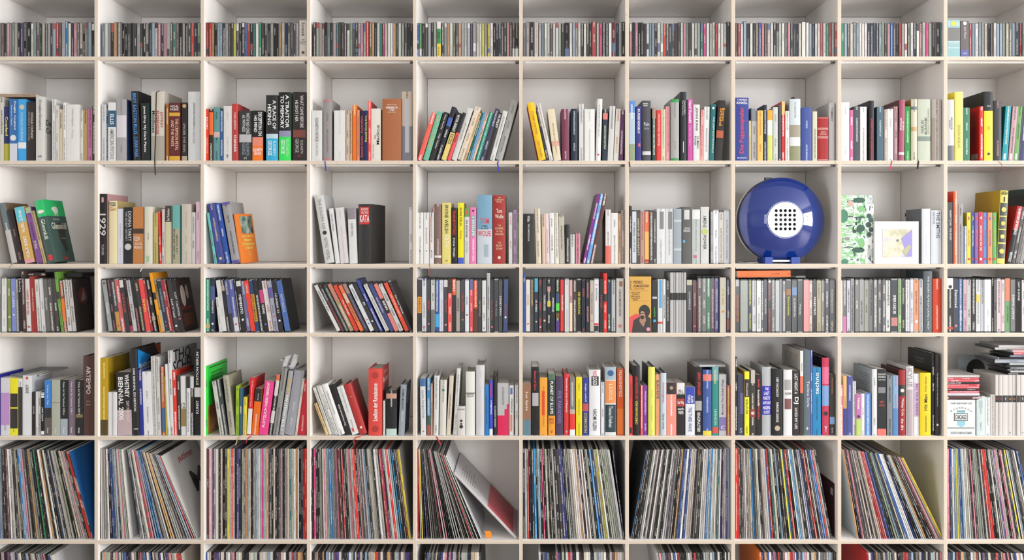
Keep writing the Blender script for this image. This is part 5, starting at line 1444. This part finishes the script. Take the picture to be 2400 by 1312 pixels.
# left and right stacks in the tenth column
y = 937.0
for i, (hh, c_, w0, w1) in enumerate(((9.5, '5a3838', 0, 82), (6.5, 'd8d4e0', 1, 76), (5.5, 'e86870', 2, 75), (5, '2c2c38', 1, 76), (5.5, 'e87078', 0, 75), (5, 'e45a66', 2, 76), (5, '2a2a34', 1, 75), (5.5, 'e8747c', 0, 75), (5, 'e06a74', 2, 74), (5.5, 'c8c4c4', 1, 76))):
    lying('stacked_magazine', 'paper', 2219.8 + w0, 2219.8 + w1, y - hh, y - .3, .014 + .004 * (i % 3), .15, c_, '%s magazine, %s from the bottom of the pile on the white cover-out book' % (cname(c_), nth(i + 1)), 'magazine', ink='f4e8e8', roll=-.0)
    y -= hh
y = 785 + 450 * .20833
for i, (hh, c_, x0_, x1_, sb_) in enumerate(((6, '2a2a2c', 2362, 2428, .03), (4, 'b8babc', 2366, 2430, .02), (4, '3a3a3e', 2360, 2428, .03), (4.4, '8a8c90', 2366, 2432, .02), (5, '3e4248', 2358, 2430, .03), (4.4, 'c0c2c4', 2364, 2430, .02), (9, '9aa4b0', 2330, 2430, .03), (5, '2c2c30', 2340, 2430, .03), (5.5, '48607c', 2366, 2432, .02), (5.5, 'd87480', 2374, 2434, .02), (6, 'dca0a4', 2372, 2432, .02), (6, 'd0ccc8', 2330, 2425, .05), (5, 'e0dedc', 2340, 2420, .05))):
    lying('stacked_disc_case', 'dvd', x0_, x1_, y - hh, y - .3, sb_, .13, c_, '%s case, %s from the bottom of the stack on the pale uniform paperbacks' % (cname(c_), nth(i + 1)), 'disc case', ink='d8d8d8')
    y -= hh
o, W_, H_ = outward('photo_card', 'c', 2247, 2320, 832, .27, .012, 'c4ccd0', 'card with a dark photograph of a face leaning against the back of the tenth column', 'card')
patch(o, ell(W_ * .55, H_ * .78, W_ * .3, H_ * .16), '3c3c3e', 'f', 0, 'picture'); patch(o, ell(W_ * .72, H_ * .74, W_ * .14, H_ * .09), '262626', 'f', -.0004, 'picture')
# --- the record leaning at forty-five degrees, and the orange note beside it
d = dict(row='lp', col=4, x=1207.5, w=7.5, lean=-146.0, c='d8d6d4', side='dad8d8', sb=.012)
m, t = lp_matrix(d)
o = bpy.data.objects.new('leaning_record', LPM); link(o); o.matrix_local = m @ Matrix.Diagonal((t, 1, 1, 1)); paint(o, 'd8d6d4', 'dcdadc', '6a6868', .6)
tag(o, 'white double record leaning at a steep angle with a red square on its cover', 'record sleeve')
e_ = .0004 / t
patch(o, rect(.006, LP_H - .004, LP_H * .06, LP_H * .47), 'dc707a', 'r', .5, 'printed_panel', None, e_)
for i in range(7):
    for j in range(2 + i % 2): patch(o, rect(.05 + j * .055, .085 + j * .055 + (i % 3) * .006, LP_H * (.9 - i * .035), LP_H * (.91 - i * .035)), 'a4a4a8', 'r', .5, 'print_line', None, e_)
patch(o, rect(.004, LP_H - .004, LP_H * .475, LP_H * .48), 'b8b6b8', 'r', .5, 'print_line', None, e_)
nv, nf = [], []
for i in range(7):
    u = i / 6; a_ = .9 * u
    for s_ in (0, 1): nv.append((.004 * math.sin(u * 3) + s_ * .019 + u * .004, -.002 + .003 * s_, .0235 - .0215 * u + .003 * math.sin(u * 3.1)))
nf = [(2 * i, 2 * i + 1, 2 * i + 3, 2 * i + 2) for i in range(6)]
nv2 = nv + [(x + .0003, y_ + .0006, z) for x, y_, z in nv]
nf = nf + [tuple(q + 14 for q in reversed(f)) for f in nf] + [(2 * i, 2 * i + 2, 2 * i + 16, 2 * i + 14) for i in range(6)] + [(2 * i + 1, 2 * i + 15, 2 * i + 17, 2 * i + 3) for i in range(6)] + [(0, 14, 15, 1), (12, 13, 27, 26)]
no = mobj('sticky_note', nv2, nf, M_RIBBON, None, None, 'f89a28'); no.location = (WX(1134, .02), .02, WZ(1265.8) + .0004)
tag(no, 'curled orange paper note standing on the shelf under the steeply leaning record', 'note')
# small maroon sleeve at the end of the eighth record column
o = bpy.data.objects.new('small_record_sleeve', LPM); link(o); t = 4.4 * S
o.matrix_local = Matrix.Translation((WX(1957.2, .03), .03, WZ(1265.8) + .0003)) @ Matrix.Diagonal((t, .60, .60, 1)); paint(o, '4a2028', '5e2432', None, .5, t)
tag(o, 'small maroon record sleeve standing upright at the right end of the eighth column', 'record sleeve')
patch(o, rect(.02, .06, .225, .262), 'd8d0cc', 'l', -.5, 'barcode_label', None, .0004 / t); patch(o, ell(.055, .18, .02, .016), '3a1a20', 'l', -.5, 'round_emblem', None, .0004 / t)
# --- crumpled paper on the grey books
pv, pf = [], []
def ribbon_strip(pts, wdt):
    V_, F_ = [], []
    for i, (x, y_, z) in enumerate(pts):
        q = Vector(pts[min(i + 1, len(pts) - 1)]) - Vector(pts[max(i - 1, 0)])
        n_ = Vector((q.z, .35 * q.length, -q.x)).normalized() * (wdt / 2)
        for s_ in (-1, 1): V_.append((x + n_.x * s_, y_ + n_.y * s_, z + n_.z * s_))
    n = len(V_); V_ += [(x + .0002, y_ + .0004, z) for x, y_, z in V_]
    F_ = [(2 * i, 2 * i + 1, 2 * i + 3, 2 * i + 2) for i in range(len(pts) - 1)]
    F_ += [tuple(q + n for q in reversed(f)) for f in F_]
    F_ += [(2 * i, 2 * i + 2, n + 2 * i + 2, n + 2 * i) for i in range(len(pts) - 1)] + [(2 * i + 1, n + 2 * i + 1, n + 2 * i + 3, 2 * i + 3) for i in range(len(pts) - 1)]
    return V_, F_
def crop3(ox, oy, k, pts, y_): return [(WX(ox + a * k, y_ + (q[2] if len(q) > 2 else 0)), y_ + (q[2] if len(q) > 2 else 0), WZ(oy + b * k, y_ + (q[2] if len(q) > 2 else 0))) for q in pts for a, b in [q[:2]]]
pap = empty('crumpled_paper', (WX(680), .06, WZ(863)))
tag(pap, 'crumpled strips of white paper lying on top of the grey books', 'paper')
for pts, wd_ in ((((930, 368), (935, 310, .01), (960, 250, .01), (1000, 235, .02), (1030, 270, .03), (1010, 340, .03)), .016), (((985, 370), (1010, 350), (1035, 300), (1040, 240, .02), (1060, 215, .03)), .018), (((970, 365, .02), (950, 320, .03), (920, 280, .02), (895, 262, .01)), .014), (((1000, 385), (1045, 365, .02), (1090, 330, .05)), .012)):
    V_, F_ = ribbon_strip([tuple(Vector(p) - pap.location) for p in crop3(470, 785, .2125, pts, .05)], wd_)
    mobj('paper_strip', V_, F_, M_RIBBON, pap, None, 'f2f2f4', True)
# --- ribbons that hang from books over the shelf edges
def bookmark(row, px_book, ox, oy, k, pts, col, wdt=.003, y_=-.0035):
    o = find(row, px_book); P_ = crop3(ox, oy, k, pts, y_)
    V_, F_ = ribbon_strip(P_, wdt)
    r_ = mobj('bookmark_ribbon', V_, F_, M_RIBBON, o, None, col, True)
    r_.matrix_parent_inverse = o.matrix_basis.inverted()
bookmark('a', 1811 * .20417, 0, 140, .20417, ((1830, 358, .006), (1795, 370, -.001), (1790, 560, -.0005), (1788, 860), (1775, 1145), (1778, 1240), (1782, 1300), (1782, 1325)), '3a3634', .0042)
bookmark('a', 470 + 1400 * .2125, 470, 140, .2125, ((1370, 1108, .016), (1370, 1118, .002), (1376, 1160), (1382, 1200), (1377, 1222)), '4a58c8', .0042)
bookmark('a', 960 + 960 * .21667, 960, 140, .21667, ((955, 1085, .016), (957, 1096, .002), (952, 1130), (962, 1180), (958, 1210)), '4a58d0', .0045)
bookmark('a', 1460 + 98 * .21667, 1460, 140, .21667, ((68, 1088, .016), (68, 1098, .002), (70, 1130), (76, 1160)), 'a82430', .004)
bookmark('a', 1900 + 1018 * .20833, 1900, 140, .20833, ((915, 1130, .016), (915, 1138, .002), (905, 1180), (893, 1225), (885, 1245)), 'dc6484', .0038)
bookmark('a', 1900 + 1276 * .20833, 1900, 140, .20833, ((1215, 1130, .016), (1214, 1138, .002), (1208, 1180), (1200, 1228)), '26262a', .005)
bookmark('a', 1900 + 2100 * .20833, 1900, 140, .20833, ((2105, 1130, .016), (2105, 1142, .002), (2140, 1160), (2155, 1200), (2158, 1240)), 'b86a60', .0016)
bookmark('a', 1460 + 2258 * .21667, 1460, 140, .21667, ((2285, 1092, .016), (2290, 1102, .002), (2312, 1130), (2328, 1190)), 'd8d0b8', .0016)
bookmark('b', 1705 * .20417, 0, 380, .20417, ((1660, 1158, .016), (1655, 1166, .002), (1640, 1190), (1625, 1220), (1610, 1255)), 'e8e8e8', .004)
bookmark('b', 170 * .20417, 0, 380, .20417, ((190, 1150, .016), (150, 1160, .002), (115, 1190), (100, 1240), (98, 1290), (96, 1310)), '8a8478', .0014)
bookmark('b', 960 + 307 * .21667, 960, 380, .21667, ((275, 450, .01), (250, 500, -.001), (225, 620, -.001), (218, 780), (220, 900), (212, 1090), (216, 1130), (226, 1180), (232, 1220)), 'b83a40', .0016)
bookmark('c', 470 + 485 * .2125, 470, 785, .2125, ((480, 1085, .01), (470, 1105, .002), (430, 1118), (405, 1150), (393, 1190), (385, 1215)), 'd8cc9a', .0036)
bookmark('c', 470 + 530 * .2125, 470, 785, .2125, ((570, 1110, .01), (560, 1116, .002), (530, 1130), (512, 1160), (498, 1196)), 'd83a34', .0026)
bookmark('c', 470 + 1800 * .2125, 470, 785, .2125, ((1790, 1112, .01), (1760, 1120, .002), (1715, 1126), (1695, 1150), (1688, 1200)), 'ea4a44', .0032)
bookmark('c', 960 + 284 * .21667, 960, 785, .21667, ((280, 1092, .012), (290, 1100, .002), (305, 1130), (325, 1165), (335, 1185)), 'd84a5c', .005)
# dark bookmark end on the landscape hardback
o = find('a', 1460 + 1861 * .21667); xm, ym, zm = dims(o)
patch(o, ell(-.004, zm + .0025, .0075, .005), '2a2a28', 'f', .012, 'bookmark_ribbon', M_RIBBON, .004)
# ================================================================ the blue globe loudspeaker
def gloss(name, col, rough, coat):
    k = NT(name, rough, .5); k.b.inputs['Coat Weight'].default_value = coat; k.b.inputs['Coat Roughness'].default_value = .02
    tc = k.n('ShaderNodeTexCoord'); nz = k.noise(tc.outputs['Object'], 14, 2)
    c = lin(col)
    return k.out(k.mix(nz, (*c, 1), (*[q * 1.12 for q in c], 1)))
M_BLUE = gloss('blue_acrylic', '0a3d92', .07, 1.0); M_FOOT = gloss('blue_foot_plastic', '0c46a4', .45, 0); M_WSHELL = gloss('white_shell', 'dcdcd8', .2, .5); M_BLK = gloss('black_rubber', '1c1c20', .4, 0); M_PLATE = gloss('white_plate', 'f0f0f2', .3, .2)
yr = .056; Rr = 99.6 * S * (D + yr) / D
gx, gz = WX(1832, yr), WZ(515.6, yr)
g = empty('globe_loudspeaker', (gx, yr, gz))
tag(g, 'round blue glossy loudspeaker with a white perforated centre, standing alone in its compartment', 'loudspeaker')
hd = .050; Rs = (Rr * Rr + hd * hd) / (2 * hd); rp = 41.5 * S
prof = []
for i in range(22):
    r_ = rp + (Rr - rp) * i / 21
    prof.append((r_, -(math.sqrt(Rs * Rs - r_ * r_) - (Rs - hd))))
yp = prof[0][1]
prof += [(Rr + .0005, .004), (Rr - .002, .010)]
mobj('front_dome', *lathe_y([(rp - .001, yp + .004)] + prof, 96), M_BLUE, g, None, None, True)
mobj('rim_ring', *lathe_y([(Rr - .006, .006), (Rr - .0005, .008), (Rr + .0008, .012), (Rr + .0008, .034), (Rr - .006, .040)], 96), M_BLK, g, None, None, True)
sh = [(Rr - .004, .038), (Rr + .0016, .039), (Rr + .0018, .046)] + [((Rr + .0016) * math.cos(i / 14 * math.pi / 2), .048 + .115 * math.sin(i / 14 * math.pi / 2)) for i in range(0, 15)]
mobj('rear_shell', *lathe_y(sh, 96), M_WSHELL, g, None, None, True)
import bmesh
bm = bmesh.new()
def loop(cx, cz, r_, n):
    vs = [bm.verts.new((cx + r_ * math.cos(2 * math.pi * i / n), yp, cz + r_ * math.sin(2 * math.pi * i / n))) for i in range(n)]
    return [bm.edges.new((vs[i], vs[(i + 1) % n])) for i in range(n)]
E = loop(0, 0, rp, 64)
hp = 10.75 * S; hr = 3.7 * S
for i in range(-2, 3):
    for j in range(-2, 3): E += loop(i * hp, j * hp, hr, 14)
bmesh.ops.triangle_fill(bm, edges=E, use_beauty=True, use_dissolve=False)
bmesh.ops.recalc_face_normals(bm, faces=bm.faces)
me = bpy.data.meshes.new('perforated_plate'); bm.to_mesh(me); bm.free(); me.materials.append(M_PLATE)
po = bpy.data.objects.new('perforated_plate', me); link(po, g)
md = po.modifiers.new('thickness', 'SOLIDIFY'); md.thickness = .003; md.offset = 0
mobj('speaker_cone', *lathe_y([(.0001, yp + .022), (rp * .6, yp + .014), (rp - .002, yp + .005)], 40), M_BLK, g, None, None, True)
for px0, px1 in ((1787, 1804.5), (1848, 1868)):
    x0_, x1_ = WX(px0, yr) - gx, WX(px1, yr) - gx
    zb = WZ(618.4) + .0003 - gz
    v_, f_ = prism([(x0_, -.035), (x1_, -.035), (x1_, .07), (x0_, .07)], zb, zb + .022)
    mobj('foot', v_, f_, M_FOOT, g)
box('front_stay', WX(1804.5, yr) - gx, WX(1848, yr) - gx, -.02, -.016, zb + .006, zb + .012, M_PLATE, g)
box('carry_clip', WX(1800, yr) - gx, WX(1816, yr) - gx, .03, .05, Rr - .006, Rr + .003, M_BLK, g)
def tube(name, pts, r, parent, col, n=6):
    V_, F_ = [], []
    P_ = []
    for i in range(len(pts) - 1):           # Catmull-Rom through the given points
        p0, p1, p2, p3 = (Vector(pts[max(0, min(len(pts) - 1, i + q))]) for q in (-1, 0, 1, 2))
        for k_ in range(8):
            t_ = k_ / 8
            P_.append(.5 * ((2 * p1) + (p2 - p0) * t_ + (2 * p0 - 5 * p1 + 4 * p2 - p3) * t_ ** 2 + (3 * p1 - p0 - 3 * p2 + p3) * t_ ** 3))
    for i, p in enumerate(P_):
        d_ = (P_[min(i + 1, len(P_) - 1)] - P_[max(0, i - 1)]).normalized(); u_ = d_.orthogonal().normalized(); w_ = d_.cross(u_)
        V_ += [tuple(p + (u_ * math.cos(2 * math.pi * j / n) + w_ * math.sin(2 * math.pi * j / n)) * r) for j in range(n)]
    F_ = [(i * n + j, i * n + (j + 1) % n, (i + 1) * n + (j + 1) % n, (i + 1) * n + j) for i in range(len(P_) - 1) for j in range(n)]
    return mobj(name, V_, F_, M_PLASTIC, parent, None, col, True)
tube('cable', [(-.10, .10, zb + .02), (-.135, .12, zb + .012), (-.125, .02, zb + .003), (-.08, .0, zb + .003), (-.06, .08, zb + .003)], .0018, g, 'd0ccc4')
# ================================================================ descriptions that single out each standing item
fit_texts()
ITEMS.sort(key=lambda d: (d['row'], d['col'], d['x']))
cnt = {}
med = {}
for d in ITEMS: med.setdefault(d['row'], []).append(d['h'])
med = {k_: sorted(v)[len(v) // 2] for k_, v in med.items()}
for d in ITEMS:
    q = (d['row'], d['col']); cnt[q] = cnt.get(q, 0) + 1
    a = ''
    if abs(d['lean']) > 9: a = 'leaning '
    elif d['h'] > med[d['row']] * 1.13: a = 'tall '
    elif d['h'] < med[d['row']] * .87: a = 'short '
    elif d['w'] > 21: a = 'thick '
    elif d['w'] < 7 and d['kind'] != 'cd': a = 'thin '
    feat = ''
    if d['note']: head = d['note']; a = ''
    else:
        head = '%s %s' % (cname(d['c']), KN[d['kind']])
        bs = [b for b in d['bands'] if cname(b[2]) != cname(d['c'])]
        if bs: feat = ' with %s band' % cname(max(bs, key=lambda b: b[1] - b[0])[2])
        elif d['texts']: feat = ' with %s lettering' % cname(d['texts'][0][1])
    tail = ', %s from left in %s, %s column' % (nth(cnt[q]), ROWS[d['row']], COLN[d['col']])
    s = a + head + feat + tail
    if len(s.split()) > 16: s = a + head + tail
    if len(s.split()) > 16: s = head + tail.replace(' from left', '')
    tag(d['o'], s, CATS[d['kind']], GROUPS[d['row']])
